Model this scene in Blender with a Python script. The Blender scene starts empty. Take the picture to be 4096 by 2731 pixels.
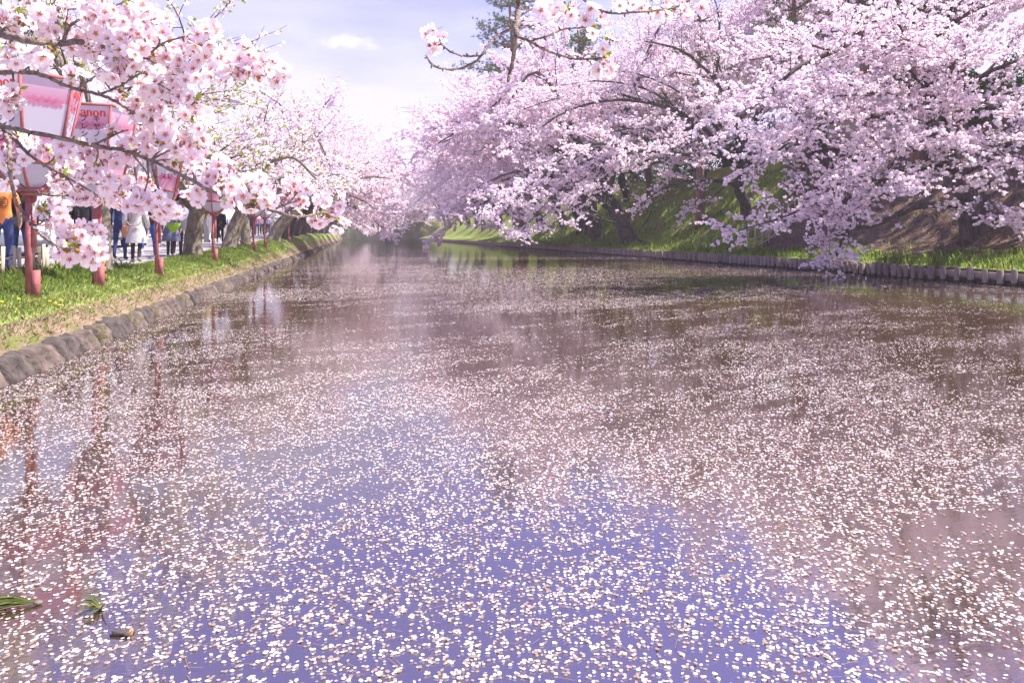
import bpy, math, random
import numpy as np
from mathutils import Vector, Matrix, Euler

R = math.radians
rng = np.random.default_rng(7)
random.seed(7)
scene = bpy.context.scene
col = scene.collection

# ------------------------------------------------------------------ camera
F = 700.0                      # focal length in pixels of the 1024 wide picture
HORIZON = 234.0
HC = 1.45                      # camera height over the water
TH = math.atan(157.0 / F)      # heading, to the right of the canal axis (+Y)
cam_d = bpy.data.cameras.new("camera")
cam_d.sensor_width = 36.0
cam_d.lens = F / 1024 * 36.0
cam_d.shift_y = -(341.0 - HORIZON) / 1024.0
cam_d.clip_start = 0.05
cam_d.clip_end = 5000
cam = bpy.data.objects.new("camera", cam_d)
col.objects.link(cam)
cam.location = (0, 0, HC)
cam.rotation_euler = (R(90), 0, -TH)
FWD_ = Vector((math.sin(TH), math.cos(TH), 0)); RGT_ = Vector((math.cos(TH), -math.sin(TH), 0))
scene.camera = cam

# ------------------------------------------------------------------ light
SUN_AZ, SUN_EL = R(96), R(60)
SUN = Vector((math.sin(SUN_AZ) * math.cos(SUN_EL), math.cos(SUN_AZ) * math.cos(SUN_EL), math.sin(SUN_EL)))
sun_d = bpy.data.lights.new("sun", 'SUN')
sun_d.energy = 4.0
sun_d.angle = R(0.6)
sun_d.color = (1.0, 0.93, 0.86)
sun = bpy.data.objects.new("sun", sun_d)
col.objects.link(sun)
sun.rotation_euler = SUN.to_track_quat('Z', 'Y').to_euler()
sun.location = (30, 20, 60)

world = bpy.data.worlds.new("World")
scene.world = world
world.use_nodes = True
wn, wl = world.node_tree.nodes, world.node_tree.links
wn.clear()
w_out = wn.new("ShaderNodeOutputWorld")
w_bg = wn.new("ShaderNodeBackground")
w_sky = wn.new("ShaderNodeTexSky")
w_sky.sky_type = 'NISHITA'
w_sky.sun_disc = False
w_sky.sun_elevation = SUN_EL
w_sky.sun_rotation = SUN_AZ
w_sky.altitude = 2200
w_sky.air_density = 1.0
w_sky.dust_density = 0.2
w_sky.ozone_density = 4.0
w_bg.inputs[1].default_value = 0.104
tint = wn.new("ShaderNodeMix"); tint.data_type = 'RGBA'; tint.blend_type = 'MULTIPLY'
tint.inputs[0].default_value = 1.0
tint.inputs[7].default_value = (0.98, 0.62, 1.06, 1)
wl.new(w_sky.outputs[0], tint.inputs[6])
w_tc = wn.new("ShaderNodeTexCoord")
w_map = wn.new("ShaderNodeMapping"); w_map.inputs['Scale'].default_value = (1.6, 1.6, 7.0)
w_map.inputs['Rotation'].default_value = (0.12, 0.1, 0.4)
w_noise = wn.new("ShaderNodeTexNoise"); w_noise.inputs['Scale'].default_value = 1.8
w_noise.inputs['Detail'].default_value = 7; w_noise.inputs['Roughness'].default_value = 0.55
w_ramp = wn.new("ShaderNodeMapRange"); w_ramp.inputs[1].default_value = 0.10; w_ramp.inputs[2].default_value = 0.52
w_ramp.inputs[3].default_value = 0.0; w_ramp.inputs[4].default_value = 0.95
wl.new(w_tc.outputs['Generated'], w_map.inputs[0]); wl.new(w_map.outputs[0], w_noise.inputs[0])
wl.new(w_noise.outputs[0], w_ramp.inputs[0])
cir = wn.new("ShaderNodeMix"); cir.data_type = 'RGBA'
cir.inputs[7].default_value = (2.95, 2.85, 3.3, 1)
w_sep = wn.new("ShaderNodeSeparateXYZ"); wl.new(w_tc.outputs['Generated'], w_sep.inputs[0])
w_low = wn.new("ShaderNodeMapRange"); w_low.interpolation_type = 'SMOOTHSTEP'   # the veil thins out overhead
w_low.inputs[1].default_value = 0.22; w_low.inputs[2].default_value = 0.42; w_low.inputs[3].default_value = 1.0; w_low.inputs[4].default_value = 0.04
wl.new(w_sep.outputs[2], w_low.inputs[0])
w_mul = wn.new("ShaderNodeMath"); w_mul.operation = 'MULTIPLY'
wl.new(w_ramp.outputs[0], w_mul.inputs[0]); wl.new(w_low.outputs[0], w_mul.inputs[1])
wl.new(w_mul.outputs[0], cir.inputs[0]); wl.new(tint.outputs[2], cir.inputs[6])
# one small bright cloud high over the water
cdir = Vector((FWD_ + RGT_ * ((350 - 512) / F) + Vector((0, 0, (HORIZON - 42) / F)))).normalized()
w_sub = wn.new("ShaderNodeVectorMath"); w_sub.operation = 'SUBTRACT'; w_sub.inputs[1].default_value = cdir
wl.new(w_tc.outputs['Generated'], w_sub.inputs[0])
w_cm = wn.new("ShaderNodeMapping"); w_cm.inputs['Rotation'].default_value = (0, R(-10), TH); w_cm.inputs['Scale'].default_value = (1, 1, 4.6)
wl.new(w_sub.outputs[0], w_cm.inputs[0])
w_len = wn.new("ShaderNodeVectorMath"); w_len.operation = 'LENGTH'; wl.new(w_cm.outputs[0], w_len.inputs[0])
w_cn = wn.new("ShaderNodeTexNoise"); w_cn.inputs['Scale'].default_value = 55; w_cn.inputs['Detail'].default_value = 5
wl.new(w_tc.outputs['Generated'], w_cn.inputs[0])
w_ad = wn.new("ShaderNodeMath"); w_ad.operation = 'MULTIPLY_ADD'; w_ad.inputs[1].default_value = -0.085
wl.new(w_cn.outputs[0], w_ad.inputs[0]); wl.new(w_len.outputs['Value'], w_ad.inputs[2])
w_cr = wn.new("ShaderNodeMapRange"); w_cr.inputs[1].default_value = 0.004; w_cr.inputs[2].default_value = -0.022; w_cr.inputs[3].default_value = 0; w_cr.inputs[4].default_value = .55
wl.new(w_ad.outputs[0], w_cr.inputs[0])
w_cl = wn.new("ShaderNodeMix"); w_cl.data_type = 'RGBA'; w_cl.inputs[7].default_value = (3.7, 3.5, 3.6, 1)
wl.new(w_cr.outputs[0], w_cl.inputs[0]); wl.new(cir.outputs[2], w_cl.inputs[6])
wl.new(w_cl.outputs[2], w_bg.inputs[0])
wl.new(w_bg.outputs[0], w_out.inputs[0])

scene.view_settings.view_transform = 'Standard'
scene.view_settings.look = 'None'
scene.view_settings.gamma = 1.0
scene.view_settings.use_curve_mapping = False
scene.view_settings.exposure = 1.68
scene.cycles.max_bounces = 14
scene.cycles.diffuse_bounces = 9
scene.cycles.glossy_bounces = 3
scene.cycles.transmission_bounces = 9
scene.cycles.transparent_max_bounces = 6
scene.cycles.use_denoising = True
scene.cycles.sample_clamp_indirect = 6.0

# ------------------------------------------------------------------ coordinates
FWD = np.array([math.sin(TH), math.cos(TH), 0.0])
RGT = np.array([math.cos(TH), -math.sin(TH), 0.0])
CAM = np.array([0, 0, HC])
def P(px, py, Z):
    return CAM + FWD * Z + RGT * ((px - 512.0) / F * Z) + np.array([0, 0, (HORIZON - py) / F * Z])
def on_water(px, py):
    return P(px, py, HC * F / (py - HORIZON))

XL, XR = -3.28, 17.83          # waterlines
def path_z(Y):
    return 0.72 + 0.0145 * np.clip(np.asarray(Y, float) - 18, 0, 60)
def hash_noise(x, y, s):
    return np.sin(x * 1.7 * s + 1.3) * np.cos(y * 1.31 * s + .7) * .5 + np.sin(x * 3.1 * s + y * 2.3 * s) * .3 + np.sin(y * 4.7 * s - x * 1.1 * s + 2) * .2
def left_z(x, Y):
    x = np.asarray(x, float); Y = np.asarray(Y, float)
    d = XL - x
    b = path_z(Y)
    k = np.interp(d, [0, .3, .55, .8, 1.2, 1.6], [.25, .33, .48, .62, .70, .72]) / .72
    z = .25 + (k * .72 - .25) / .47 * (b - .25)
    return z + hash_noise(x, Y, 1.6) * .022 * np.clip(d * 2, 0, 1) * np.clip(2.2 - d, .2, 1)
def right_z(x, Y):
    x = np.asarray(x, float); Y = np.asarray(Y, float)
    z = np.interp(x, [17.83, 18.1, 19.2, 20.3, 21.2, 28.2, 29.6, 60], [.40, .44, .56, .86, 1.22, 6.5, 7.0, 7.2])
    return z + hash_noise(x, Y, .55) * .16 * np.clip((x - 19) * .5, 0, 1)
def hit_right(px, py):
    """where the ray through a pixel meets the right embankment"""
    for Z in np.arange(12, 260, .1):
        p = P(px, py, Z)
        if p[0] > 17.9 and p[2] <= right_z(p[0], p[1]):
            return p
    return P(px, py, 40)
def hit_left(px, py):
    for Z in np.arange(5, 200, .05):
        p = P(px, py, Z)
        if p[0] < XL and p[2] <= left_z(p[0], p[1]):
            return p
    return P(px, py, 20)

# ------------------------------------------------------------------ materials
MAT = {}
def nmat(name, rgb, rough=0.7, var=0.0, scale=20.0, rgb2=None, bump=0.0, bscale=None, spec=0.3, detail=4, coords='Object', ramp=(0.35, 0.65), stretch=None):
    m = bpy.data.materials.new(name); m.use_nodes = True
    n, l = m.node_tree.nodes, m.node_tree.links
    b = n['Principled BSDF']
    b.inputs['Base Color'].default_value = (*rgb, 1)
    b.inputs['Roughness'].default_value = rough
    b.inputs['Specular IOR Level'].default_value = spec
    if rgb2 is not None or bump:
        tc = n.new('ShaderNodeTexCoord')
        mp = n.new('ShaderNodeMapping')
        if stretch: mp.inputs['Scale'].default_value = stretch
        l.new(tc.outputs[coords], mp.inputs[0])
        nz = n.new('ShaderNodeTexNoise'); nz.inputs['Scale'].default_value = scale; nz.inputs['Detail'].default_value = detail
        nz.inputs['Roughness'].default_value = 0.6
        l.new(mp.outputs[0], nz.inputs['Vector'])
        if rgb2 is not None:
            mr = n.new('ShaderNodeMapRange'); mr.inputs[1].default_value = ramp[0]; mr.inputs[2].default_value = ramp[1]
            l.new(nz.outputs[0], mr.inputs[0])
            mx = n.new('ShaderNodeMix'); mx.data_type = 'RGBA'
            mx.inputs[6].default_value = (*rgb, 1); mx.inputs[7].default_value = (*rgb2, 1)
            l.new(mr.outputs[0], mx.inputs[0]); l.new(mx.outputs[2], b.inputs['Base Color'])
        if bump:
            n2 = n.new('ShaderNodeTexNoise'); n2.inputs['Scale'].default_value = bscale or scale * 2; n2.inputs['Detail'].default_value = 5
            l.new(mp.outputs[0], n2.inputs['Vector'])
            bp = n.new('ShaderNodeBump'); bp.inputs['Strength'].default_value = bump; bp.inputs['Distance'].default_value = 0.03
            l.new(n2.outputs[0], bp.inputs['Height']); l.new(bp.outputs[0], b.inputs['Normal'])
    MAT[name] = m
    return m
def petal_mat(name, rgb, trans=0.45, trgb=None):
    m = bpy.data.materials.new(name); m.use_nodes = True
    n, l = m.node_tree.nodes, m.node_tree.links
    n.remove(n['Principled BSDF'])
    d = n.new('ShaderNodeBsdfDiffuse'); d.inputs[0].default_value = (*rgb, 1)
    t = n.new('ShaderNodeBsdfTranslucent'); t.inputs[0].default_value = (*(trgb or rgb), 1)
    mx = n.new('ShaderNodeMixShader'); mx.inputs[0].default_value = trans
    l.new(d.outputs[0], mx.inputs[1]); l.new(t.outputs[0], mx.inputs[2]); l.new(mx.outputs[0], n['Material Output'].inputs[0])
    MAT[name] = m
    return m
petal_mat('blossom_a', (.93, .83, .88), .48, (.96, .86, .91))
petal_mat('blossom_b', (.92, .76, .83), .48, (.94, .79, .86))
petal_mat('blossom_c', (.95, .89, .92), .48, (.97, .91, .94))
petal_mat('near_petal', (.92, .86, .88), .42, (.94, .80, .86))
petal_mat('near_petal_pink', (.92, .81, .85), .42, (.94, .77, .84))
petal_mat('flower_heart', (.62, .16, .24), .3)
petal_mat('stamen', (.70, .48, .16), .3)
petal_mat('calyx', (.38, .16, .12), .2)
petal_mat('stalk', (.30, .26, .10), .3)
petal_mat('young_leaf', (.30, .40, .06), .5, (.45, .55, .06))
petal_mat('bud_scale', (.42, .24, .07), .35)
petal_mat('tree_leaf', (.30, .38, .06), .5, (.48, .56, .08))
petal_mat('needle', (.075, .12, .055), .3, (.12, .19, .07))
petal_mat('needle_light', (.09, .14, .05), .25, (.14, .20, .06))
petal_mat('grass_a', (.18, .29, .06), .5, (.32, .46, .08))
petal_mat('grass_b', (.26, .34, .09), .5, (.42, .50, .11))
petal_mat('grass_dry', (.36, .30, .14), .4, (.42, .34, .14))
petal_mat('grass_dark', (.07, .15, .03), .45, (.13, .26, .04))
petal_mat('float_white', (.80, .73, .74), .25)
petal_mat('float_cream', (.36, .28, .22), .35)
petal_mat('float_pink', (.56, .41, .43), .3)
petal_mat('shrub_leaf', (.13, .20, .04), .45, (.24, .32, .05))
nmat('bark', (.055, .040, .034), .9, rgb2=(.13, .105, .09), scale=9, bump=.9, bscale=26, stretch=(1, 1, .35))
nmat('bark_left', (.10, .078, .055), .9, rgb2=(.24, .20, .15), scale=7, bump=1.0, bscale=22, stretch=(1, 1, .5))
nmat('bark_moss', (.10, .085, .05), .95, rgb2=(.14, .16, .05), scale=5, bump=1.0, bscale=20)
nmat('near_bark', (.16, .115, .09), .85, rgb2=(.34, .27, .23), scale=60, bump=.7, bscale=160)
nmat('twig', (.09, .06, .05), .9)
nmat('pine_bark', (.13, .07, .05), .95, rgb2=(.30, .17, .12), scale=5, bump=1.0, bscale=9, stretch=(1, 1, .35))
nmat('stone', (.050, .037, .030), .95, rgb2=(.165, .125, .105), scale=5, bump=.7, bscale=12, detail=8)
nmat('stone_moss', (.05, .042, .03), .95, rgb2=(.13, .12, .03), scale=16, bump=1.0, bscale=30, detail=8)
nmat('stone_dark', (.03, .024, .021), .95, rgb2=(.105, .085, .075), scale=6, bump=.7, bscale=12, detail=8)
nmat('log', (.19, .145, .13), .9, rgb2=(.30, .24, .21), scale=6, bump=.5, bscale=30, stretch=(1, 1, .15))
nmat('log_b', (.15, .115, .10), .9, rgb2=(.25, .20, .18), scale=6, bump=.5, bscale=30, stretch=(1, 1, .15))
nmat('log_end', (.34, .27, .22), .9, rgb2=(.22, .17, .14), scale=12)
nmat('plank', (.27, .22, .19), .9, rgb2=(.36, .30, .26), scale=4, bump=.4, stretch=(1, .1, 1))
nmat('wet_log', (.045, .036, .034), .5)
nmat('red_paint', (.29, .075, .08), .7, rgb2=(.38, .13, .125), scale=14, bump=.15, bscale=60)
nmat('bamboo', (.40, .34, .23), .6, rgb2=(.52, .46, .34), scale=10, stretch=(1, 1, .3))
nmat('bamboo_old', (.24, .20, .15), .75, rgb2=(.38, .33, .25), scale=10, stretch=(1, 1, .3))
nmat('rope', (.035, .028, .025), .9)
nmat('asphalt', (.17, .165, .17), .9, rgb2=(.24, .235, .24), scale=30, bump=.3, bscale=120)
nmat('pavement', (.30, .28, .28), .9, rgb2=(.40, .38, .37), scale=6, bump=.3, bscale=90)
nmat('concrete', (.42, .40, .39), .9, rgb2=(.52, .50, .48), scale=5)
nmat('white_line', (.78, .78, .76), .8)
nmat('wall_blue', (.42, .44, .54), .85, rgb2=(.46, .48, .58), scale=3)
nmat('wall_cream', (.62, .56, .46), .85, rgb2=(.68, .62, .52), scale=3)
nmat('wall_grey', (.55, .54, .54), .85, rgb2=(.60, .59, .58), scale=3)
nmat('roof_grey', (.16, .16, .18), .7, rgb2=(.22, .22, .24), scale=8)
nmat('brick_red', (.36, .17, .12), .85, rgb2=(.44, .22, .16), scale=10)
nmat('window_frame', (.55, .55, .56), .4)
nmat('pole_grey', (.30, .29, .30), .7)
nmat('yellow', (.75, .48, .03), .6)
nmat('black', (.02, .02, .022), .6)
nmat('tyre', (.025, .025, .026), .85)
nmat('rim', (.55, .55, .57), .35)
nmat('car_white', (.75, .76, .78), .25, spec=.5)
nmat('car_silver', (.48, .49, .52), .3, spec=.5)
nmat('car_dark', (.03, .035, .05), .25, spec=.5)
nmat('lamp_red', (.5, .03, .03), .3)
nmat('lamp_clear', (.75, .75, .72), .2)
nmat('dandelion', (.80, .58, .02), .8)
nmat('sign_blue', (.03, .06, .45), .5)
nmat('sign_red', (.65, .03, .04), .5)
nmat('skin', (.52, .32, .24), .6)
nmat('hair', (.022, .016, .014), .6)
nmat('hair_brown', (.07, .04, .025), .6)
nmat('letter_red', (.75, .10, .06), .7)
nmat('letter_dark', (.13, .06, .07), .7)
nmat('print_pink', (.82, .34, .48), .7)
nmat('print_pale', (.86, .55, .66), .7)
glass = nmat('glass', (.05, .06, .08), .08, spec=.8)

# water: murky body under a mirror that grows towards grazing angles
m = bpy.data.materials.new('water'); m.use_nodes = True; MAT['water'] = m
n, l = m.node_tree.nodes, m.node_tree.links
n.remove(n['Principled BSDF'])
dif = n.new('ShaderNodeBsdfDiffuse'); dif.inputs[0].default_value = (.052, .032, .020, 1)
glo = n.new('ShaderNodeBsdfGlossy'); glo.inputs['Roughness'].default_value = .05
fre = n.new('ShaderNodeFresnel'); fre.inputs[0].default_value = 6.0
tc = n.new('ShaderNodeTexCoord')
mp = n.new('ShaderNodeMapping'); mp.inputs['Scale'].default_value = (.55, 1.9, 1); mp.inputs['Rotation'].default_value = (0, 0, .2)
nz = n.new('ShaderNodeTexNoise'); nz.inputs['Scale'].default_value = 2.3; nz.inputs['Detail'].default_value = 6; nz.inputs['Roughness'].default_value = .62
l.new(tc.outputs['Object'], mp.inputs[0]); l.new(mp.outputs[0], nz.inputs[0])
bp = n.new('ShaderNodeBump'); bp.inputs['Strength'].default_value = .085; bp.inputs['Distance'].default_value = .02
l.new(nz.outputs[0], bp.inputs['Height'])
for s in (glo, fre): l.new(bp.outputs[0], s.inputs['Normal'])
mx = n.new('ShaderNodeMixShader'); l.new(fre.outputs[0], mx.inputs[0]); l.new(dif.outputs[0], mx.inputs[1]); l.new(glo.outputs[0], mx.inputs[2])
l.new(mx.outputs[0], n['Material Output'].inputs[0])

def patch_mat(name, cols, scales, thresholds, bump=.6, bscale=40):
    """several natural ground colours laid over one another in noisy patches"""
    m = bpy.data.materials.new(name); m.use_nodes = True; MAT[name] = m
    n, l = m.node_tree.nodes, m.node_tree.links
    b = n['Principled BSDF']; b.inputs['Roughness'].default_value = .95; b.inputs['Specular IOR Level'].default_value = .1
    tc = n.new('ShaderNodeTexCoord')
    cur = None
    for i, c in enumerate(cols):
        if i == 0:
            cur = n.new('ShaderNodeRGB'); cur.outputs[0].default_value = (*c, 1); cur = cur.outputs[0]; continue
        nz = n.new('ShaderNodeTexNoise'); nz.inputs['Scale'].default_value = scales[i]; nz.noise_dimensions = '4D'; nz.inputs['Detail'].default_value = 6; nz.inputs['W'].default_value = i * 3.7
        l.new(tc.outputs['Object'], nz.inputs['Vector'])
        mr = n.new('ShaderNodeMapRange'); mr.inputs[1].default_value = thresholds[i][0]; mr.inputs[2].default_value = thresholds[i][1]
        l.new(nz.outputs[0], mr.inputs[0])
        mx = n.new('ShaderNodeMix'); mx.data_type = 'RGBA'; mx.inputs[7].default_value = (*c, 1)
        l.new(mr.outputs[0], mx.inputs[0]); l.new(cur, mx.inputs[6]); cur = mx.outputs[2]
    l.new(cur, b.inputs['Base Color'])
    n2 = n.new('ShaderNodeTexNoise'); n2.inputs['Scale'].default_value = bscale; n2.inputs['Detail'].default_value = 6
    l.new(tc.outputs['Object'], n2.inputs['Vector'])
    bp = n.new('ShaderNodeBump'); bp.inputs['Strength'].default_value = bump; bp.inputs['Distance'].default_value = .05
    l.new(n2.outputs[0], bp.inputs['Height']); l.new(bp.outputs[0], b.inputs['Normal'])
    return m
patch_mat('turf', [(.15, .21, .05), (.22, .26, .08), (.30, .25, .13)], [0, 3, 5], [0, (.4, .6), (.58, .7)])
patch_mat('bank_earth', [(.17, .12, .085), (.25, .185, .13), (.14, .15, .05)], [0, 8, 4], [0, (.4, .6), (.5, .62)])
patch_mat('slope_grass', [(.19, .27, .05), (.26, .30, .08), (.26, .20, .11)], [0, 1.2, .5], [0, (.4, .6), (.56, .68)])
patch_mat('slope_earth', [(.105, .065, .05), (.17, .115, .09), (.10, .11, .035)], [0, 5, .9], [0, (.4, .62), (.56, .7)], bump=1.0, bscale=14)
patch_mat('far_bank', [(.13, .13, .06), (.20, .16, .10), (.10, .14, .04)], [0, .6, .3], [0, (.4, .6), (.45, .6)])
patch_mat('ground_soil', [(.16, .15, .10), (.13, .16, .06)], [0, .1], [0, (.4, .6)])

# ------------------------------------------------------------------ mesh tools
class MB:
    """collects vertices and faces of a mesh that becomes one object"""
    def __init__(self):
        self.v, self.f, self.m, self.n = [], [], [], 0
    def add(self, V, Fc, mat=0):
        V = np.asarray(V, float).reshape(-1, 3); Fc = np.asarray(Fc, np.int64)
        if Fc.ndim == 1: Fc = Fc[None]
        self.v.append(V); self.f.append(Fc + self.n)
        self.m.append(np.full(len(Fc), mat, np.int32) if np.isscalar(mat) else np.asarray(mat, np.int32))
        self.n += len(V)
    def tube(self, path, radii, sides=6, mat=0, caps=True, ell=1.0):
        path = np.asarray(path, float); k = len(path)
        radii = np.broadcast_to(np.asarray(radii, float), (k,))
        t = np.gradient(path, axis=0); t /= np.linalg.norm(t, axis=1)[:, None] + 1e-9
        ref = np.array([0, 0, 1.0]) if abs(t[0][2]) < .9 else np.array([1.0, 0, 0])
        u = np.cross(ref, t); u /= np.linalg.norm(u, axis=1)[:, None] + 1e-9
        w = np.cross(t, u)
        a = np.linspace(0, 2 * math.pi, sides, endpoint=False)
        V = path[:, None] + radii[:, None, None] * (np.cos(a)[None, :, None] * u[:, None] + ell * np.sin(a)[None, :, None] * w[:, None])
        i, j = np.meshgrid(np.arange(k - 1), np.arange(sides), indexing='ij')
        j2 = (j + 1) % sides
        q = np.stack([i * sides + j, i * sides + j2, (i + 1) * sides + j2, (i + 1) * sides + j], -1).reshape(-1, 4)
        self.add(V.reshape(-1, 3), q, mat)
        if caps:
            o = self.n - k * sides
            self.f.append(np.array([[o + x for x in range(sides)][::-1]])); self.m.append(np.array([mat], np.int32))
            o2 = self.n - sides
            self.f.append(np.array([[o2 + x for x in range(sides)]])); self.m.append(np.array([mat], np.int32))
    def box(self, c, s, rz=0.0, mat=0, M=None, taper=(1, 1)):
        s = np.asarray(s, float) / 2
        V = np.array([[x, y, z] for z in (-1, 1) for y in (-1, 1) for x in (-1, 1)], float)
        V[4:, 0] *= taper[0]; V[4:, 1] *= taper[1]
        V = V * s
        if M is not None: V = V @ np.asarray(M).T
        elif rz:
            cz, sz = math.cos(rz), math.sin(rz)
            V = np.stack([V[:, 0] * cz - V[:, 1] * sz, V[:, 0] * sz + V[:, 1] * cz, V[:, 2]], -1)
        self.add(V + np.asarray(c, float), [[0, 2, 3, 1], [4, 5, 7, 6], [0, 1, 5, 4], [2, 6, 7, 3], [0, 4, 6, 2], [1, 3, 7, 5]], mat)
    def grid(self, X, Y, Z, mat=0):
        a, b = X.shape
        i, j = np.meshgrid(np.arange(a - 1), np.arange(b - 1), indexing='ij')
        q = np.stack([i * b + j, (i + 1) * b + j, (i + 1) * b + j + 1, i * b + j + 1], -1).reshape(-1, 4)
        self.add(np.stack([X, Y, Z], -1).reshape(-1, 3), q, mat)
    def loft(self, rings, mat=0, cap=True):
        rings = np.asarray(rings, float); k, s = rings.shape[:2]
        i, j = np.meshgrid(np.arange(k - 1), np.arange(s), indexing='ij'); j2 = (j + 1) % s
        q = np.stack([i * s + j, i * s + j2, (i + 1) * s + j2, (i + 1) * s + j], -1).reshape(-1, 4)
        self.add(rings.reshape(-1, 3), q, mat)
        if cap:
            o = self.n - k * s
            self.f.append(np.array([[o + x for x in range(s)][::-1]])); self.m.append(np.array([mat], np.int32))
            o2 = self.n - s
            self.f.append(np.array([[o2 + x for x in range(s)]])); self.m.append(np.array([mat], np.int32))
    def ball(self, c, r, seg=8, rings=5, mat=0, squash=(1, 1, 1)):
        th = np.linspace(0.02, math.pi - .02, rings); a = np.linspace(0, 2 * math.pi, seg, endpoint=False)
        rg = np.stack([np.stack([np.sin(t) * np.cos(a) * squash[0], np.sin(t) * np.sin(a) * squash[1], np.full(seg, np.cos(t)) * squash[2]], -1) for t in th[::-1]])
        self.loft(rg * r + np.asarray(c, float), mat)
    def mesh(self, name, mats, smooth=False):
        me = bpy.data.meshes.new(name)
        V = np.concatenate(self.v).astype(np.float32)
        tot = np.concatenate([np.full(len(f), f.shape[1]) for f in self.f]).astype(np.int32)
        loops = np.concatenate([f.ravel() for f in self.f]).astype(np.int32)
        me.vertices.add(len(V)); me.vertices.foreach_set('co', V.ravel())
        me.loops.add(len(loops)); me.loops.foreach_set('vertex_index', loops)
        me.polygons.add(len(tot))
        me.polygons.foreach_set('loop_start', np.concatenate([[0], np.cumsum(tot)[:-1]]).astype(np.int32))
        me.polygons.foreach_set('loop_total', tot)
        for mm in ([mats] if isinstance(mats, str) else mats): me.materials.append(MAT[mm])
        me.polygons.foreach_set('material_index', np.concatenate(self.m))
        if smooth: me.polygons.foreach_set('use_smooth', np.ones(len(tot), bool))
        me.update(calc_edges=True)
        return me
    def obj(self, name, mats, parent=None, smooth=False):
        if not self.v: return None
        o = bpy.data.objects.new(name, self.mesh(name, mats, smooth))
        col.objects.link(o)
        if parent is not None: o.parent = parent
        return o
def link_mesh(name, me, parent=None, loc=None, rot=None, scale=None):
    o = bpy.data.objects.new(name, me); col.objects.link(o)
    if parent is not None: o.parent = parent
    if loc is not None: o.location = loc
    if rot is not None: o.rotation_euler = rot
    if scale is not None: o.scale = (scale,) * 3 if np.isscalar(scale) else scale
    return o
def tag(o, label=None, cat=None, group=None, kind=None):
    if o is None: return None
    if label: o['label'] = label
    if cat: o['category'] = cat
    if group: o['group'] = group
    if kind: o['kind'] = kind
    return o
def thing(name, loc, label, cat, group=None, rz=0.0):
    o = bpy.data.objects.new(name, None); col.objects.link(o)
    o.location = loc; o.rotation_euler = (0, 0, rz)
    o.empty_display_size = .2
    return tag(o, label, cat, group)
def copy_tree(o, parent=None):
    c = o.copy(); col.objects.link(c); c.parent = parent
    for ch in [x for x in o.children]: copy_tree(ch, c)
    return c
def smooth(pts, n):
    """Catmull-Rom through points"""
    p = np.asarray(pts, float)
    if len(p) == 2: return p[0] + (p[1] - p[0]) * np.linspace(0, 1, n)[:, None]
    q = np.vstack([2 * p[0] - p[1], p, 2 * p[-1] - p[-2]])
    t = np.linspace(0, len(p) - 1 - 1e-6, n); i = t.astype(int); f = (t - i)[:, None]
    a, b, c, d = q[i], q[i + 1], q[i + 2], q[i + 3]
    return .5 * (2 * b + (c - a) * f + (2 * a - 5 * b + 4 * c - d) * f ** 2 + (3 * b - a - 3 * c + d) * f ** 3)

# ------------------------------------------------------------------ the setting
g = MB(); s_ = 1500
g.add([[-s_, -s_, -.7], [s_, -s_, -.7], [s_, s_, -.7], [-s_, s_, -.7]], [0, 1, 2, 3])
tag(g.obj('ground', 'ground_soil'), kind='structure')
g = MB(); g.add([[XL - .5, -12, 0], [XR + .35, -12, 0], [XR + .35, 215, 0], [XL - .5, 215, 0]], [0, 1, 2, 3])
tag(g.obj('water', 'water'), kind='structure')

ys = np.concatenate([np.arange(-12, 30, .22), np.arange(30, 80, .8), np.arange(80, 216, 3)])
ds = np.array([.13, .2, .3, .4, .5, .6, .7, .8, .95, 1.1, 1.3, 1.5, 1.7, 1.95, 2.2, 2.6, 3.2])
Yg, Dg = np.meshgrid(ys, ds, indexing='ij')
g = MB(); g.grid(XL - Dg, Yg, left_z(XL - Dg, Yg) - .2 * (Dg < .15) - .045 * np.clip((.45 - Dg) / .25, 0, 1))
mi = np.where((Dg[:-1, :-1] < .42).ravel(), 1, 0); g.m[0] = mi.astype(np.int32)
tag(g.obj('grass_bank_ground', ['turf', 'bank_earth'], smooth=True), kind='structure')
def path_edge(Y):
    return np.interp(Y, [-20, 14.8, 17.0, 40, 60], [2.45, 2.4, 1.72, 1.75, 1.9]) + .05 * np.sin(np.asarray(Y) * 2.1)
ys2 = np.concatenate([np.arange(-12, 30, .3), np.arange(30, 216, 2)])
g = MB()
K = 6
Yg, Tg = np.meshgrid(ys2, np.linspace(0, 1, K), indexing='ij')
e = path_edge(Yg); Xg = XL - (e + (5.0 - e) * Tg)
g.grid(Xg, Yg, path_z(Yg) + .014 + .012 * np.clip(Tg * 3, 0, 1))
tag(g.obj('footpath', 'pavement', smooth=True), kind='structure')
g = MB()
for x0, x1, dz0, mt in ((5.0, 5.16, .0, 0),):
    Yk, Tk = np.meshgrid(ys2, np.arange(4), indexing='ij')
    dx = np.array([5.0, 5.0, 5.17, 5.17])[Tk]; dz = np.array([-.2, .075, .075, -.3])[Tk]
    g.grid(XL - dx, Yk, path_z(Yk) + dz)
tag(g.obj('kerb', 'concrete'), kind='structure')
g = MB(); Yk, Tk = np.meshgrid(ys2, np.array([5.1, 12.0]), indexing='ij')
g.grid(XL - Tk, Yk, path_z(Yk) - .07)
tag(g.obj('road', 'asphalt'), kind='structure')
g = MB(); Yk, Tk = np.meshgrid(ys2, np.array([5.55, 5.70]), indexing='ij')
g.grid(XL - Tk, Yk, path_z(Yk) - .065)
tag(g.obj('road_marking', 'white_line'), kind='structure')
g = MB(); Yk, Tk = np.meshgrid(ys2, np.array([11.9, 60.0]), indexing='ij')
g.grid(XL - Tk, Yk, path_z(Yk) + .02)
tag(g.obj('far_pavement', 'pavement'), kind='structure')

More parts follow.
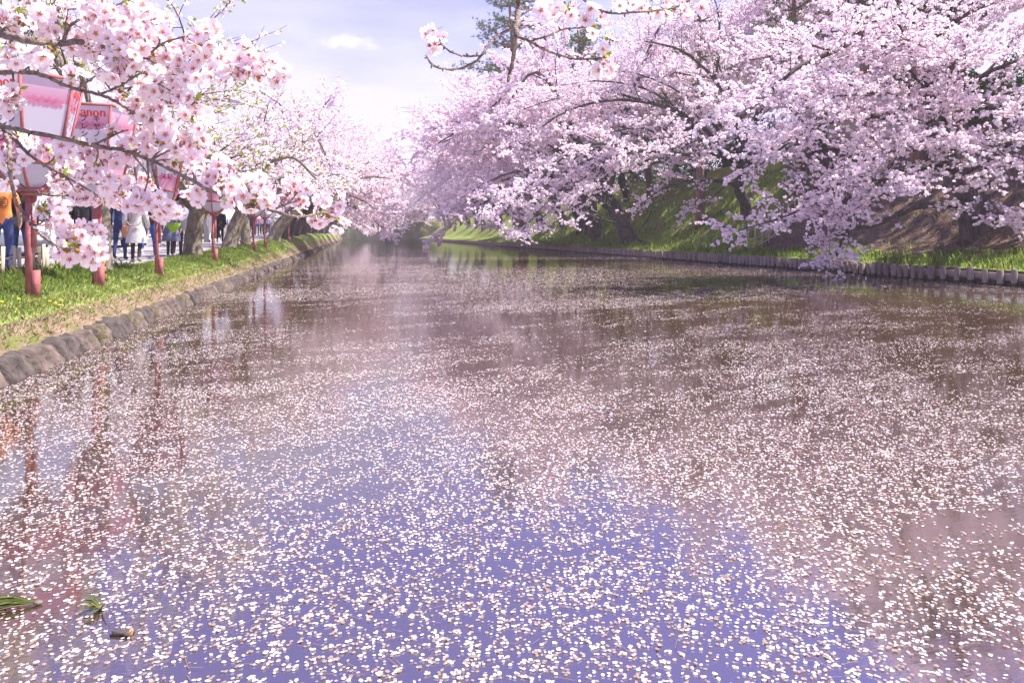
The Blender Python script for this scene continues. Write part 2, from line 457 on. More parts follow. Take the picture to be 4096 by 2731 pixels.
# right embankment: grass further off, bare earth under the nearest tree
xs = np.concatenate([np.arange(18.0, 30.5, .35), [33, 40, 60]])
ys3 = np.concatenate([np.arange(-12, 60, .5), np.arange(60, 216, 2.5)])
Yg, Xg = np.meshgrid(ys3, xs, indexing='ij')
g = MB(); g.grid(Xg, Yg, right_z(Xg, Yg))
yc, xc = Yg[:-1, :-1], Xg[:-1, :-1]
bare = (yc + .9 * np.sin(xc * 1.3) + 1.3 * np.sin(xc * .37 + yc * .5) < 31.5 + (xc - 20) * .9) & (xc > 19.9 + .35 * np.sin(yc * .8))
g.m[0] = np.where(bare.ravel(), 1, 0).astype(np.int32); g.f[0] = g.f[0][:, ::-1]
tag(g.obj('embankment', ['slope_grass', 'slope_earth'], smooth=True), kind='structure')
# embankment that closes the far end
xe = np.linspace(-60, 60, 90); te = np.array([0, .25, .5, .75, 1, 1.3, 6])
Xe, Te = np.meshgrid(xe, np.arange(len(te)), indexing='ij')
ye = np.array([203, 203.4, 203.9, 204.6, 205.6, 208, 240])[Te]; ze = np.array([-.5, 1.6, 3.2, 4.6, 5.5, 6.0, 6.4])[Te]
g = MB(); g.grid(Xe, ye + .5 * np.sin(Xe * .9 + Te), ze + .2 * np.sin(Xe * .7 + Te * 2)); g.f[0] = g.f[0][:, ::-1]
tag(g.obj('far_embankment', 'far_bank', smooth=True), kind='structure')

# ------------------------------------------------------------------ blossom trees
def unit(v): return v / (np.linalg.norm(v, axis=-1, keepdims=True) + 1e-9)
def blossom_quads(mb, pts, r, K, size, rg, nm=3, stretch=1.0):
    """little balls of petals round every point"""
    n = len(pts)
    c = np.repeat(pts, K, 0); N = n * K
    off = unit(rg.normal(size=(N, 3))); off[:, 2] *= .85
    c = c + off * (r * rg.uniform(.35, 1.0, N))[:, None]
    nrm = unit(off + rg.normal(size=(N, 3)) * .6)
    u = unit(np.cross(nrm, rg.normal(size=(N, 3)))); w = np.cross(nrm, u)
    s = (size * rg.uniform(.7, 1.25, N))[:, None]
    bend = nrm * s * .25
    V = np.stack([c - u * s + bend * 0, c - w * s * .8 - bend, c + u * s, c + w * s * .8 - bend], 1).reshape(-1, 3)
    q = np.arange(N * 4).reshape(-1, 4)
    base = np.repeat(rg.choice(nm, n), K); sw = rg.random(N) < .3
    base = np.where(sw, rg.choice(nm, N), base)
    mb.add(V, q, base)
def grow_path(p, d, L, n, rg, droop=.25, wig=.16, up=0.0):
    pts = [p]; d = d / np.linalg.norm(d); st = L / n
    for i in range(n):
        d = d + rg.normal(size=3) * wig * np.array([1, 1, .7]); d[2] += up * st - droop * st * (i / n)
        d /= np.linalg.norm(d); p = p + d * st; pts.append(p)
    return np.array(pts)
UP = np.array([0, 0, 1.0])
class Tree:
    def __init__(self, seed):
        self.rg = np.random.default_rng(seed)
        self.wood, self.twig, self.pts, self.leaf, self.paths = MB(), MB(), [], [], []
    def limb(self, path, r0, r1, sides=7, n=None, n2=13, L2=2.2, n3=7, L3=.8, t0=.25, droop=.3, dens=1.0, bloom=True, up=.12, spread=1.0):
        rg = self.rg
        path = smooth(path, n or max(6, len(path) * 4))
        k = len(path)
        rr = r0 + (r1 - r0) * np.linspace(0, 1, k) ** .8
        self.wood.tube(path + rg.normal(size=path.shape) * (rr * .12)[:, None], rr, sides)
        if not n2: return path
        tan = unit(np.gradient(path, axis=0))
        side = 1 if rg.random() < .5 else -1
        for t in np.linspace(t0, 1.0, n2):
            f = min(k - 1.001, max(0, (t + rg.normal() * .02) * (k - 1))); i = int(f)
            p = path[i] + (path[min(i + 1, k - 1)] - path[i]) * (f - i); tg = tan[i]
            s = np.cross(tg, UP); s = s / (np.linalg.norm(s) + 1e-6) * side; side = -side
            d = tg * rg.uniform(.35, .9) + s * rg.uniform(.3, 1.0) * spread + UP * rg.uniform(-.35, .65)
            self.second(p, d, L2 * (1.1 - .45 * t) * rg.uniform(.65, 1.25), max(.008, rr[i] * .38), n3, L3, droop, dens, bloom, up)
        return path
    def second(self, p, d, L, r, n3, L3, droop, dens, bloom, up):
        rg = self.rg
        q = grow_path(p, d, L, 6, rg, droop, .13, up)
        self.twig.tube(q, np.linspace(min(r, .045), .006, len(q)), 4, caps=False)
        tan = unit(np.gradient(q, axis=0)); side = 1
        if bloom: self.bloom(q, .35, dens)
        for t in np.linspace(.18, 1, n3):
            f = t * (len(q) - 1.001); i = int(f); pp = q[i] + (q[min(i + 1, len(q) - 1)] - q[i]) * (f - i)
            s = np.cross(tan[i], UP); s = s / (np.linalg.norm(s) + 1e-6) * side; side = -side
            dd = tan[i] * rg.uniform(.5, 1.0) + s * rg.uniform(.3, .9) + UP * rg.uniform(-.35, .5)
            x = grow_path(pp, dd, L3 * rg.uniform(.55, 1.3), 4, rg, droop * .9, .12, up * .6)
            self.twig.tube(x, np.linspace(.011, .004, len(x)), 3, caps=False)
            if bloom: self.bloom(x, .08, dens)
    def bloom(self, q, t0, dens):
        L = np.linalg.norm(np.diff(q, axis=0), axis=1).sum() * (1 - t0)
        n = max(1, int(L / .085 * dens + self.rg.random()))
        t = self.rg.uniform(t0, 1.03, n) * (len(q) - 1)
        i = np.clip(t.astype(int), 0, len(q) - 2); f = (t - i)[:, None]
        self.pts.append(q[i] + (q[i + 1] - q[i]) * f + self.rg.normal(size=(n, 3)) * .03)
    def trunk(self, path, r0, r1, sides=12, n=10):
        p = smooth(path, n); rr = np.linspace(r0, r1, n); rr[0] *= 1.45; rr[1] *= 1.12
        a = self.rg.normal(size=p.shape) * (rr * .06)[:, None]; a[0] = 0
        self.wood.tube(p + a, rr, sides)
        return p
    def finish(self, name, loc, label, group, bark='bark', r=.055, K=8, size=.032, mats=('blossom_a', 'blossom_b', 'blossom_c'), leaves=0, cat='tree', keep=1.0, rz=0.0):
        root = thing(name, loc, label, cat, group, rz)
        off = np.zeros(3)
        self.wood.obj('trunk', bark, root, smooth=True)
        if self.twig.n: self.twig.obj('branches', 'twig', root, smooth=True)
        pts = np.concatenate(self.pts) if self.pts else np.zeros((0, 3))
        if keep < 1: pts = pts[self.rg.random(len(pts)) < keep]
        if len(pts):
            mb = MB(); blossom_quads(mb, pts, r, K, size, self.rg, len(mats))
            nl = int(leaves * len(pts))
            if nl:
                lp = pts[self.rg.choice(len(pts), nl)] + self.rg.normal(size=(nl, 3)) * .07
                lm = MB(); blossom_quads(lm, lp, .06, 4, .034, self.rg, 1)
                lm.obj('leaves', 'tree_leaf', root)
            mb.obj('crown', list(mats), root)
        self.count = len(pts)
        return root
    def auto(self, base, fork, n, reach, rise, az0, az_spread, r0, tip_drop=.35, rise_var=.35, **kw):
        """n limbs that leave the fork, climb, arch over and droop"""
        rg = self.rg
        for i in range(n):
            a = az0 + az_spread * ((i + .5) / n * 2 - 1) + rg.normal() * .15
            L = reach * rg.uniform(.75, 1.1); H = rise * (1 + rg.uniform(-rise_var, rise_var))
            h = np.array([math.cos(a), math.sin(a), 0])
            p = fork + UP * rg.uniform(-.5, .4)
            pts = [p, p + h * L * .3 + UP * H * .55, p + h * L * .65 + UP * H * .95 + rg.normal(size=3) * .2, p + h * L + UP * H * (1 - tip_drop * rg.uniform(.4, 1.5))]
            self.limb(pts, r0 * rg.uniform(.7, 1.1), .025, **kw)

CH = 'cherry trees along the far embankment'
LB = 'cherry trees lining the footpath bank'
# --- hero tree: nearest on the embankment, right
def Q(*pts): return np.array([P(*p) for p in pts])
b1 = hit_right(970, 240)
t = Tree(11)
Zt = float(np.dot(b1 - CAM, FWD))
tp = Q((970, 244, Zt), (966, 215, Zt), (962, 190, Zt), (958, 168, Zt))
t.trunk(tp, .30, .22)
t.trunk(Q((975, 243, Zt - .15), (984, 215, Zt - .1), (987, 195, Zt)), .20, .10)
t.limb(Q((960, 172, Zt), (985, 160, Zt), (1010, 142, Zt - .3), (1050, 118, Zt - 1), (1110, 95, Zt - 2)), .20, .07, n2=14, L2=2.6, n3=8, L3=1.0, t0=.3, dens=.9)
t.limb(Q((958, 170, Zt), (950, 145, Zt), (940, 110, Zt - .4), (915, 60, Zt - 1.2), (890, 10, Zt - 2), (862, -20, Zt - 2.5)), .17, .04, n2=16, L2=2.8, n3=8, L3=1.0, t0=.3)
t.limb(Q((918, 22, Zt - 1.4), (885, 5, Zt - 4), (862, 18, Zt - 5.6), (846, 44, Zt - 6.2), (824, 55, Zt - 6.4), (796, 69, Zt - 6.6), (768, 94, Zt - 6.8), (735, 122, Zt - 7)), .15, .03, n2=20, L2=2.3, n3=8, L3=.9, t0=.2)
t.limb(Q((958, 172, Zt), (934, 166, Zt - .6), (907, 171, Zt - 1.2), (865, 187, Zt - 2), (842, 203, Zt - 2.4), (815, 214, Zt - 2.6)), .15, .03, n2=14, L2=2.0, n3=7, L3=.8, t0=.3, droop=.35)
t.limb(Q((964, 205, Zt), (940, 204, Zt - .7), (912, 208, Zt - 1.3), (872, 225, Zt - 2.2), (848, 231, Zt - 2.6), (838, 250, Zt - 2.8), (836, 262, Zt - 2.9)), .16, .02, n2=14, L2=1.1, n3=6, L3=.6, t0=.5, droop=.5)
t.limb(Q((934, 166, Zt - .6), (880, 172, Zt - 1.6), (830, 195, Zt - 2.4), (785, 216, Zt - 2.8), (735, 231, Zt - 3)), .09, .015, n2=14, L2=1.3, n3=6, L3=.6, t0=.3, droop=.3, up=.0)
t.limb(Q((950, 145, Zt), (900, 120, Zt - 1.5), (850, 118, Zt - 2.4), (800, 135, Zt - 3), (760, 165, Zt - 3.4)), .13, .02, n2=16, L2=2.0, n3=8, L3=.8, t0=.2)
t.limb(Q((948, 140, Zt), (900, 100, Zt - 1), (850, 85, Zt - 1.6), (800, 95, Zt - 2)), .13, .02, n2=14, L2=2.2, n3=8, L3=.9, t0=.2)
t.limb(Q((960, 175, Zt), (930, 150, Zt - 2), (900, 150, Zt - 3), (860, 165, Zt - 4), (830, 180, Zt - 4.4)), .11, .02, n2=12, L2=1.8, n3=7, L3=.8, t0=.3)
t.limb(Q((966, 180, Zt), (985, 195, Zt - 1.2), (1000, 212, Zt - 2), (1012, 218, Zt - 2.4)), .06, .015, n2=10, L2=1.0, n3=6, L3=.6, t0=.3, droop=.4, dens=1.1)
t.limb(Q((985, 160, Zt), (985, 165, Zt - 1.4), (975, 180, Zt - 2.4), (960, 195, Zt - 3)), .05, .012, n2=7, L2=.9, n3=5, L3=.55, t0=.3, droop=.4)
t.limb(Q((940, 110, Zt - .4), (975, 80, Zt - 1.5), (1020, 60, Zt - 2.5), (1070, 55, Zt - 3)), .12, .03, n2=14, L2=2.4, n3=8, L3=.9, t0=.15)
t.limb(Q((915, 60, Zt - 1.2), (950, 25, Zt - 2.2), (1000, 0, Zt - 3), (1060, -10, Zt - 3.5)), .1, .03, n2=14, L2=2.4, n3=8, L3=.9, t0=.15)
for (sx, sy, ex, ey, dz, ar) in ((950, 145, 770, 150, 5, 30), (945, 130, 800, 110, 6, 26), (940, 110, 830, 60, 5, 30), (958, 168, 870, 200, 4, 10), (950, 150, 880, 175, 6, 18), (930, 95, 900, 40, 6, 20), (945, 120, 960, 60, 6, 22), (948, 140, 1000, 110, 5, 20), (940, 110, 750, 60, 4, 30), (955, 160, 925, 130, 5, 20), (950, 150, 1010, 160, 4.5, 14)):
    t.limb(Q((sx, sy, Zt - .3), (sx * .65 + ex * .35, sy * .65 + ey * .35 - ar, Zt - dz * .4), (sx * .3 + ex * .7, sy * .3 + ey * .7 - ar * .8, Zt - dz * .75), (ex, ey, Zt - dz)), .09, .018, n2=12, L2=1.7, n3=7, L3=.75, t0=.3, droop=.35)
t.finish('cherry_tree', (0, 0, 0), 'big dark-trunked cherry tree on bare brown earth, one bough drooping to the water', CH, K=7, size=.039, r=.06)
N1 = t.count

# --- second tree, long boughs to the left over the water
b2 = hit_right(748, 214)
t = Tree(12); Zt = float(np.dot(b2 - CAM, FWD))
t.trunk(Q((748, 219, Zt), (744, 200, Zt - .2), (738, 188, Zt - .4), (742, 170, Zt - .6)), .34, .24)
t.limb(Q((740, 190, Zt - .4), (728, 182, Zt - .8), (705, 180, Zt - 1.2), (685, 181, Zt - 1.6), (660, 190, Zt - 2), (640, 205, Zt - 2.2)), .15, .03, n2=10, L2=1.8, n3=6, L3=.8, t0=.45)
t.limb(Q((742, 172, Zt - .6), (735, 160, Zt - 1), (715, 156, Zt - 2.5), (670, 152, Zt - 5.2), (635, 149, Zt - 6.4), (605, 143, Zt - 7), (578, 148, Zt - 7.2), (550, 168, Zt - 7.4), (525, 190, Zt - 7.6), (505, 212, Zt - 7.8)), .22, .03, n2=26, L2=2.6, n3=8, L3=.95, t0=.25, droop=.4)
t.limb(Q((635, 149, Zt - 3), (600, 165, Zt - 4), (570, 190, Zt - 4.6), (545, 215, Zt - 5), (530, 226, Zt - 5.2)), .10, .02, n2=14, L2=1.8, n3=7, L3=.8, t0=.15, droop=.4)
t.limb(Q((742, 172, Zt - .6), (760, 155, Zt - .6), (785, 148, Zt - .8), (805, 130, Zt - 1.2), (820, 105, Zt - 1.6)), .2, .04, n2=12, L2=2.2, n3=7, L3=.9, t0=.35)
t.limb(Q((735, 160, Zt - 1), (700, 125, Zt - 2), (660, 105, Zt - 3), (610, 100, Zt - 4), (565, 112, Zt - 5), (530, 135, Zt - 5.5)), .18, .03, n2=22, L2=2.6, n3=8, L3=.95, t0=.2)
t.limb(Q((740, 165, Zt - .8), (735, 120, Zt - 1.5), (715, 80, Zt - 2.2), (680, 50, Zt - 3), (640, 40, Zt - 3.6)), .18, .03, n2=18, L2=2.8, n3=8, L3=.95, t0=.2)
t.limb(Q((740, 150, Zt - 1), (765, 100, Zt - 1), (780, 55, Zt - 1.4), (790, 15, Zt - 2)), .16, .03, n2=16, L2=2.8, n3=8, L3=.95, t0=.2)
t.limb(Q((715, 80, Zt - 2.2), (720, 40, Zt - 2.6), (715, 0, Zt - 3), (700, -25, Zt - 3.3)), .1, .03, n2=14, L2=2.6, n3=8, L3=.95, t0=.1)
t.limb(Q((670, 152, Zt - 2.5), (650, 130, Zt - 4), (620, 130, Zt - 5), (590, 140, Zt - 5.6)), .08, .02, n2=12, L2=2.0, n3=7, L3=.9, t0=.15)
t.limb(Q((728, 182, Zt - .8), (715, 195, Zt - 2), (700, 205, Zt - 2.8), (690, 212, Zt - 3)), .05, .012, n2=7, L2=1.0, n3=5, L3=.6, t0=.35, droop=.4, dens=.8)
for (sx, sy, ex, ey, dz, ar) in ((742, 170, 690, 165, 4, 20), (735, 160, 640, 175, 5.5, 24), (740, 165, 720, 110, 4, 20), (735, 150, 600, 70, 4, 24), (660, 152, 560, 226, 7, 16), (630, 150, 520, 232, 7.5, 14), (600, 145, 495, 222, 7.5, 16), (640, 150, 585, 195, 6.5, 14), (742, 165, 790, 170, 3.5, 16), (740, 150, 800, 90, 3, 24), (700, 125, 560, 85, 6, 20), (740, 120, 680, 20, 4, 20), (660, 105, 520, 110, 7, 14)):
    t.limb(Q((sx, sy, Zt - .8), (sx * .65 + ex * .35, sy * .65 + ey * .35 - ar, Zt - dz * .4), (sx * .3 + ex * .7, sy * .3 + ey * .7 - ar * .8, Zt - dz * .75), (ex, ey, Zt - dz)), .10, .018, n2=12, L2=2.0, n3=7, L3=.85, t0=.3, droop=.35)
t.finish('cherry_tree', (0, 0, 0), 'cherry tree beside the bamboo lattice with long level boughs reaching over the water', CH, K=7, size=.042, r=.065, leaves=.02)
N2 = t.count

# --- prototypes for the embankment row: lean and reach towards -X
protos = []
for sd, H, RCH in ((21, 3.6, 7.2), (22, 4.4, 6.6), (23, 3.8, 7.8)):
    t = Tree(sd); rg = t.rg
    fork = np.array([-.9, rg.normal() * .3, 2.1])
    t.trunk([[0, 0, -.4], [-.15, .05, .6], [-.5, .1, 1.4], fork], .36, .26)
    t.auto(None, fork, 7, RCH, H, math.pi, 1.35, .17, n2=14, L2=2.6, n3=7, L3=1.0, t0=.25, droop=.3, dens=1.0)
    t.auto(None, fork, 3, RCH * .65, H * 1.5, 0, 1.6, .15, n2=10, L2=2.4, n3=6, L3=1.0, t0=.3, dens=.95)
    t.limb([fork, fork + [-.6, 0, 2], fork + [-1.4, .3, H + 1.6], fork + [-2.4, .2, H + 3.2]], .18, .03, n2=14, L2=2.6, n3=6, L3=1.0, dens=1.0)
    if sd != 23: t.limb([fork, fork + [-1.2, .5, .6], fork + [-3.4, .9, .5], fork + [-5.6, 1.2, -.5], fork + [-6.8, 1.3, -1.5]], .12, .02, n2=12, L2=1.7, n3=6, L3=.8, dens=1.0, droop=.4)
    for sy_ in ((-1, 0, 1) if sd != 23 else ()):
        t.limb([fork - [0, 0, .5], fork + [-1.6, sy_ * 1.4, .9], fork + [-3.8, sy_ * 2.6, .9], fork + [-6.0, sy_ * 3.2, -.4]], .10, .02, n2=12, L2=2.0, n3=6, L3=.9, dens=.95, droop=.4)
    protos.append((t, t.finish('cherry_tree', (0, 0, 0), 'x', CH, K=6, size=.054, r=.085)))
used = [0, 0, 0]
def place(k, loc, rz, sc, label, group=CH):
    proto = protos[k][1]
    o = proto if not used[k] else copy_tree(proto)
    used[k] += 1
    o.location = loc; o.rotation_euler = (0, 0, rz); o.scale = (sc[0], sc[1], sc[2]) if not np.isscalar(sc) else (sc,) * 3
    tag(o, label, 'tree', group)
    return o
ORD = ['third', 'fourth', 'fifth', 'sixth', 'seventh', 'eighth', 'ninth', 'tenth', 'eleventh', 'twelfth', 'thirteenth', 'fourteenth', 'fifteenth', 'sixteenth', 'seventeenth', 'eighteenth']
row = [(590, 231), (479, 227), (455, 226), (443, 225), (436, 226)]
Yr = [50, 58, 66, 74, 83, 92, 102, 112, 123, 135, 148, 162, 176, 190]
b3 = hit_right(590, 231)
place(0, b3, .1, (1.2, 1.2, 1.15), 'leaning cherry tree on the sunlit grass slope, third from the bare earth patch')
for i, Y in enumerate(Yr):
    x = 20.2 + rng.normal() * .5 + min(2.2, max(0, Y - 54) * .2) + max(0, Y - 66) * .015; ov = 1.3 - .2 * min(1, max(0, Y - 62) / 40)
    s0 = 1.25 + rng.uniform(-.08, .2)
    place((i + 1) % 3 if Y < 60 else 2, (x, Y + rng.normal(), float(right_z(x, Y)) - .1), rng.normal() * .3, (s0 * ov, s0, s0 * (1.18 if Y < 80 else 1.36)), f'{ORD[i + 1]} cherry tree along the embankment foot counted from the bare earth patch')
# second row higher up the slope, seen through the gaps
UPPER = 'cherry trees high on the embankment'
for i, (x, Y, s0) in enumerate([(27.5, 52, 1.2), (26, 64, 1.25), (26, 78, 1.3), (26, 95, 1.3), (26, 118, 1.35), (37, 27, 2.0), (38.5, 39, 2.05), (38, 51, 2.0), (37, 63, 1.9)]):
    place(i % 3, (x, Y, float(right_z(x, Y)) - .1), rng.normal() * .3, (s0 * (1.1 if i < 5 else .62), s0 * (1 if i < 5 else .9), s0 * (1.1 if i < 5 else .98)), f'blossoming cherry tree on the upper slope, number {["one", "two", "three", "four", "five", "six", "seven", "eight", "nine", "ten", "eleven"][i]} from the near end', UPPER)

# --- low shrubby tree at the foot of the slope
bs = hit_right(648, 243)
t = Tree(31); Zt = float(np.dot(bs - CAM, FWD))
t.limb(Q((649, 245, Zt), (640, 240, Zt), (630, 233, Zt), (618, 222, Zt)), .13, .06, n2=0)
for pts in (((630, 233), (610, 222), (590, 212), (570, 208)), ((620, 224), (612, 210), (600, 198), (585, 190)), ((635, 236), (650, 215), (655, 200), (665, 190)), ((625, 228), (630, 208), (628, 195), (635, 182)), ((618, 222), (600, 220), (580, 222), (562, 227))):
    t.limb(Q(*[(a, b, Zt - .4 * i) for i, (a, b) in enumerate(pts)]), .05, .012, n2=8, L2=1.0, n3=5, L3=.6, t0=.35, dens=.45)
t.finish('shrub_tree', (0, 0, 0), 'low many-stemmed tree with bare dark branches at the foot of the slope', None, K=7, size=.035, mats=('shrub_leaf', 'blossom_b', 'shrub_leaf'))

# --- left bank trees
left_spots = [(104, 13.6, .17, 'slim cherry trunk behind the second lantern post, beside the striped pole'),
              (192, 21.4, .29, 'thick forked mossy cherry trunk beside the walkers in denim'),
              (229, 27.8, .30, 'leaning cherry trunk just past the fourth lantern'),
              (246, 32, .24, 'upright mossy cherry trunk, third past the forked one'),
              (272, 42, .40, 'thick cherry trunk leaning sharply towards the water'),
              (281, 47.5, .3, 'cherry trunk right behind the sharply leaning one')]
def left_tree(px, Z, r, label, seed, upright=False, leaves=.12, dens=.75, lean=(.3, .2), nl=7, reach=4.6, rise=3.2, keep=1.0, K=7, size=.036, fork_h=2.0):
    p = P(px, HORIZON, Z); z0 = float(left_z(p[0], p[1]))
    t = Tree(seed); rg = t.rg
    fork = np.array([lean[0], lean[1], fork_h])
    t.trunk([[0, 0, -.3], [lean[0] * .2, lean[1] * .2, .6], [lean[0] * .6, lean[1] * .6, 1.3], fork], r, r * .72)
    t.auto(None, fork, nl, reach, rise, 0, math.pi, r * .5, n2=11, L2=2.0, n3=6, L3=.8, t0=.3, dens=dens, droop=.15)
    if upright:
        for a in np.linspace(0, 6.28, 6)[:-1]:
            t.limb([fork, fork + [.6 * math.cos(a), .6 * math.sin(a), 1.6], fork + [1.5 * math.cos(a), 1.5 * math.sin(a), 3.0], fork + [2.3 * math.cos(a), 2.3 * math.sin(a), 4.5]], r * .4, .02, n2=12, L2=1.5, n3=6, L3=.7, t0=.3, dens=dens * .9, up=.35, droop=.0)
    return t.finish('cherry_tree', (p[0], p[1], z0), label, LB, bark='bark_left', K=K, size=size, r=.062, leaves=leaves, keep=keep, rz=rg.uniform(-.4, .4))
left_tree(104, 13.6, .16, left_spots[0][3], 41, dens=.42, leaves=.5, reach=2.6, rise=2.3, nl=6, lean=(-.1, .1), fork_h=1.9)
left_tree(192, 21.4, .29, left_spots[1][3], 42, dens=.6, leaves=.35, reach=3.7, rise=1.7, lean=(.2, .1), fork_h=1.45)
left_tree(229, 27.8, .30, left_spots[2][3], 43, dens=.7, leaves=.15, reach=4.3, rise=1.7, lean=(.7, .2), fork_h=1.8)
left_tree(246, 32, .24, left_spots[3][3], 44, dens=.8, leaves=.06, upright=True, lean=(-.1, .1), reach=3.8, rise=1.6, nl=5, fork_h=1.7)
left_tree(272, 42, .40, left_spots[4][3], 45, dens=1.0, leaves=.05, lean=(1.3, .4), reach=5.4, rise=2.2, size=.042)
# further left-bank trees reuse the row prototypes turned towards the water
for i, (px, Z) in enumerate([(281, 47.5), (287, 52), (295, 58), (302, 66), (308, 76), (314, 88), (320, 104), (326, 125), (331, 150), (336, 178)]):
    p = P(px, HORIZON, Z); s0 = 1.0 + rng.uniform(-.08, .14)
    place(i % 3, (p[0], p[1], float(left_z(p[0], p[1])) - .1), math.pi + rng.normal() * .3, (s0 * .9, s0, s0 * .95), f'{ORD[i + 3]} cherry trunk along the footpath bank counted from the lantern side', LB)
for i, x in enumerate([-24, -12, -1, 8, 15.5, 21]):
    place(i % 2, (x, 212 + rng.normal(), 2.6), R(90) + rng.normal() * .5, (1.5, 1.5, 1.35), ['leftmost', 'second', 'third', 'fourth', 'fifth', 'rightmost'][i] + ' cherry tree on the embankment closing the far end of the moat', 'cherry trees at the far end')

# ------------------------------------------------------------------ pines on the crest
def make_pine(seed, H, label, loc, crown_from=.35, lean=0.0, spread=3.0, nb=30, tuft=22):
    rg = np.random.default_rng(seed)
    root = thing('pine_tree', loc, label, 'tree', 'pines on the embankment crest')
    w = MB(); path = smooth([[0, 0, -.3], [lean * .3, 0, H * .35], [lean * .6, .2, H * .7], [lean, .1, H]], 12)
    w.tube(path, np.linspace(.34, .05, 12), 10)
    nd = MB(); n = nb
    P0, D0 = [], []
    for i in range(n):
        t = crown_from + (1 - crown_from) * (i / n); p = path[min(11, int(t * 11))]
        a = i * 2.4 + rg.normal() * .3; L = spread * (1.15 - .8 * (t - crown_from) / (1 - crown_from)) * rg.uniform(.6, 1.15)
        q = grow_path(p, np.array([math.cos(a), math.sin(a), .25]), L, 6, rg, .12, .18)
        w.tube(q, np.linspace(.07, .012, 7), 5, caps=False)
        for k in range(int(tuft * L / 2)):
            f = rg.uniform(.3, 1) * 5.9; j = int(f)
            c = q[j] + (q[j + 1] - q[j]) * (f - j) + rg.normal(size=3) * np.array([.28, .28, .14])
            P0.append(c); D0.append(unit(q[j + 1] - q[j] + rg.normal(size=3) * .4 + UP * .5))
    P0 = np.array(P0); D0 = np.array(D0); K = 16; N = len(P0) * K
    c = np.repeat(P0, K, 0); d = unit(np.repeat(D0, K, 0) * .5 + rg.normal(size=(N, 3)) * .75)
    s = unit(np.cross(d, rg.normal(size=(N, 3)))) * .014
    L = rg.uniform(.13, .26, N)[:, None]
    V = np.stack([c - s, c + s, c + d * L], 1).reshape(-1, 3)
    nd.add(V, np.arange(N * 3).reshape(-1, 3), np.repeat(rg.choice(2, len(P0), p=[.6, .4]), K))
    w.obj('trunk', 'pine_bark', root, smooth=True)
    nd.obj('crown', ['needle', 'needle_light'], root)
    return root
pz = lambda x, y: float(right_z(x, y)) - .2
for sd_, px_, Z_p, H_, sc_p, lb_ in ((51, 524, 80, 16.0, 1.85, 'tall dark green pine rising over the blossom skyline at top centre'), (53, 594, 64, 12.5, 1.55, 'tall dark green pine behind the hanging broken branch')):
    p = P(px_, HORIZON, Z_p); pn_ = make_pine(sd_, H_, lb_, (p[0], p[1], pz(p[0], p[1])), .36, -1.0, 4.3, nb=54, tuft=34); pn_.scale = (sc_p,) * 3
make_pine(52, 12.5, 'dark green pine low on the skyline behind the blossom', (26.5, 60, pz(26.5, 60)), .15, -1.5, 4.6)
for i, (px, Z, lb) in enumerate([(959, 33, 'straight pine trunk at the upper edge above the big cherry tree'), (929, 35, 'pine trunk beside the straight one above the big cherry tree'), (869, 36, 'rough-barked pine trunk showing through the blossom gap'), (916, 33, 'short reddish pine trunk in front of the pale hut'), (800, 40, 'pine behind the long diagonal bough'), (700, 46, 'pine deep behind the blossom above the lattice')]):
    p = P(px, HORIZON, Z); make_pine(60 + i, 13 + i % 3, lb, (p[0], p[1], pz(p[0], p[1])), .5, rng.normal() * .4, 3.0)

# ------------------------------------------------------------------ evergreen bushes along the crest
def make_bush(seed, loc, w, h, label, mats=('needle_light', 'shrub_leaf', 'needle'), group='evergreen bushes on the crest'):
    rg = np.random.default_rng(seed); root = thing('evergreen_bush', loc, label, 'bush', group)
    n = int(300 * w * h / 4); u = unit(rg.normal(size=(n, 3))); u[:, 2] = np.abs(u[:, 2])
    lump = 1 + .22 * np.sin(u[:, 0] * 5 + seed) * np.cos(u[:, 1] * 4 + seed) + .15 * np.sin(u[:, 2] * 7 + u[:, 0] * 3)
    pts = u * lump[:, None] * np.array([w / 2, w / 2, h]) * rg.uniform(.55, 1, n)[:, None] ** .5
    mb = MB(); blossom_quads(mb, pts, .16, 6, .075, rg, 3); mb.obj('foliage', list(mats), root)
    st = MB()
    for k in range(5): st.tube(grow_path(np.zeros(3), np.array([rg.normal() * .5, rg.normal() * .5, 1.0]), h * .8, 5, rg, 0, .15), np.linspace(.06, .015, 6), 5)
    st.obj('stem', 'bark', root, True)
where = ['right of the straight pine', 'between the two top pines', 'behind the pale hut', 'left of the rough-barked pine', 'behind the diagonal bough', 'above the bamboo lattice', 'deep behind the level boughs', 'above the third cherry trunk', 'above the low many-stemmed tree', 'far along the crest', 'farther along the crest', 'farthest along the crest']
for i, (px, Z, w, h) in enumerate([(1005, 34, 5, 3.0), (945, 37, 5, 3.2), (905, 41, 6, 3.0), (850, 37, 6, 3.4), (800, 39, 6, 3.4), (755, 42, 6, 3.6), (705, 46, 7, 3.6), (660, 51, 7, 3.8), (615, 57, 8, 3.8), (575, 66, 9, 4), (545, 76, 10, 4), (520, 88, 11, 4)]):
    Z = (30.5 + i % 3) / (math.sin(TH) + (px - 512) / F * math.cos(TH)); p = P(px, HORIZON, Z); make_bush(90 + i, (p[0], p[1], float(right_z(p[0], p[1])) - .2), w, h, 'dark evergreen bush on the crest ' + where[i])

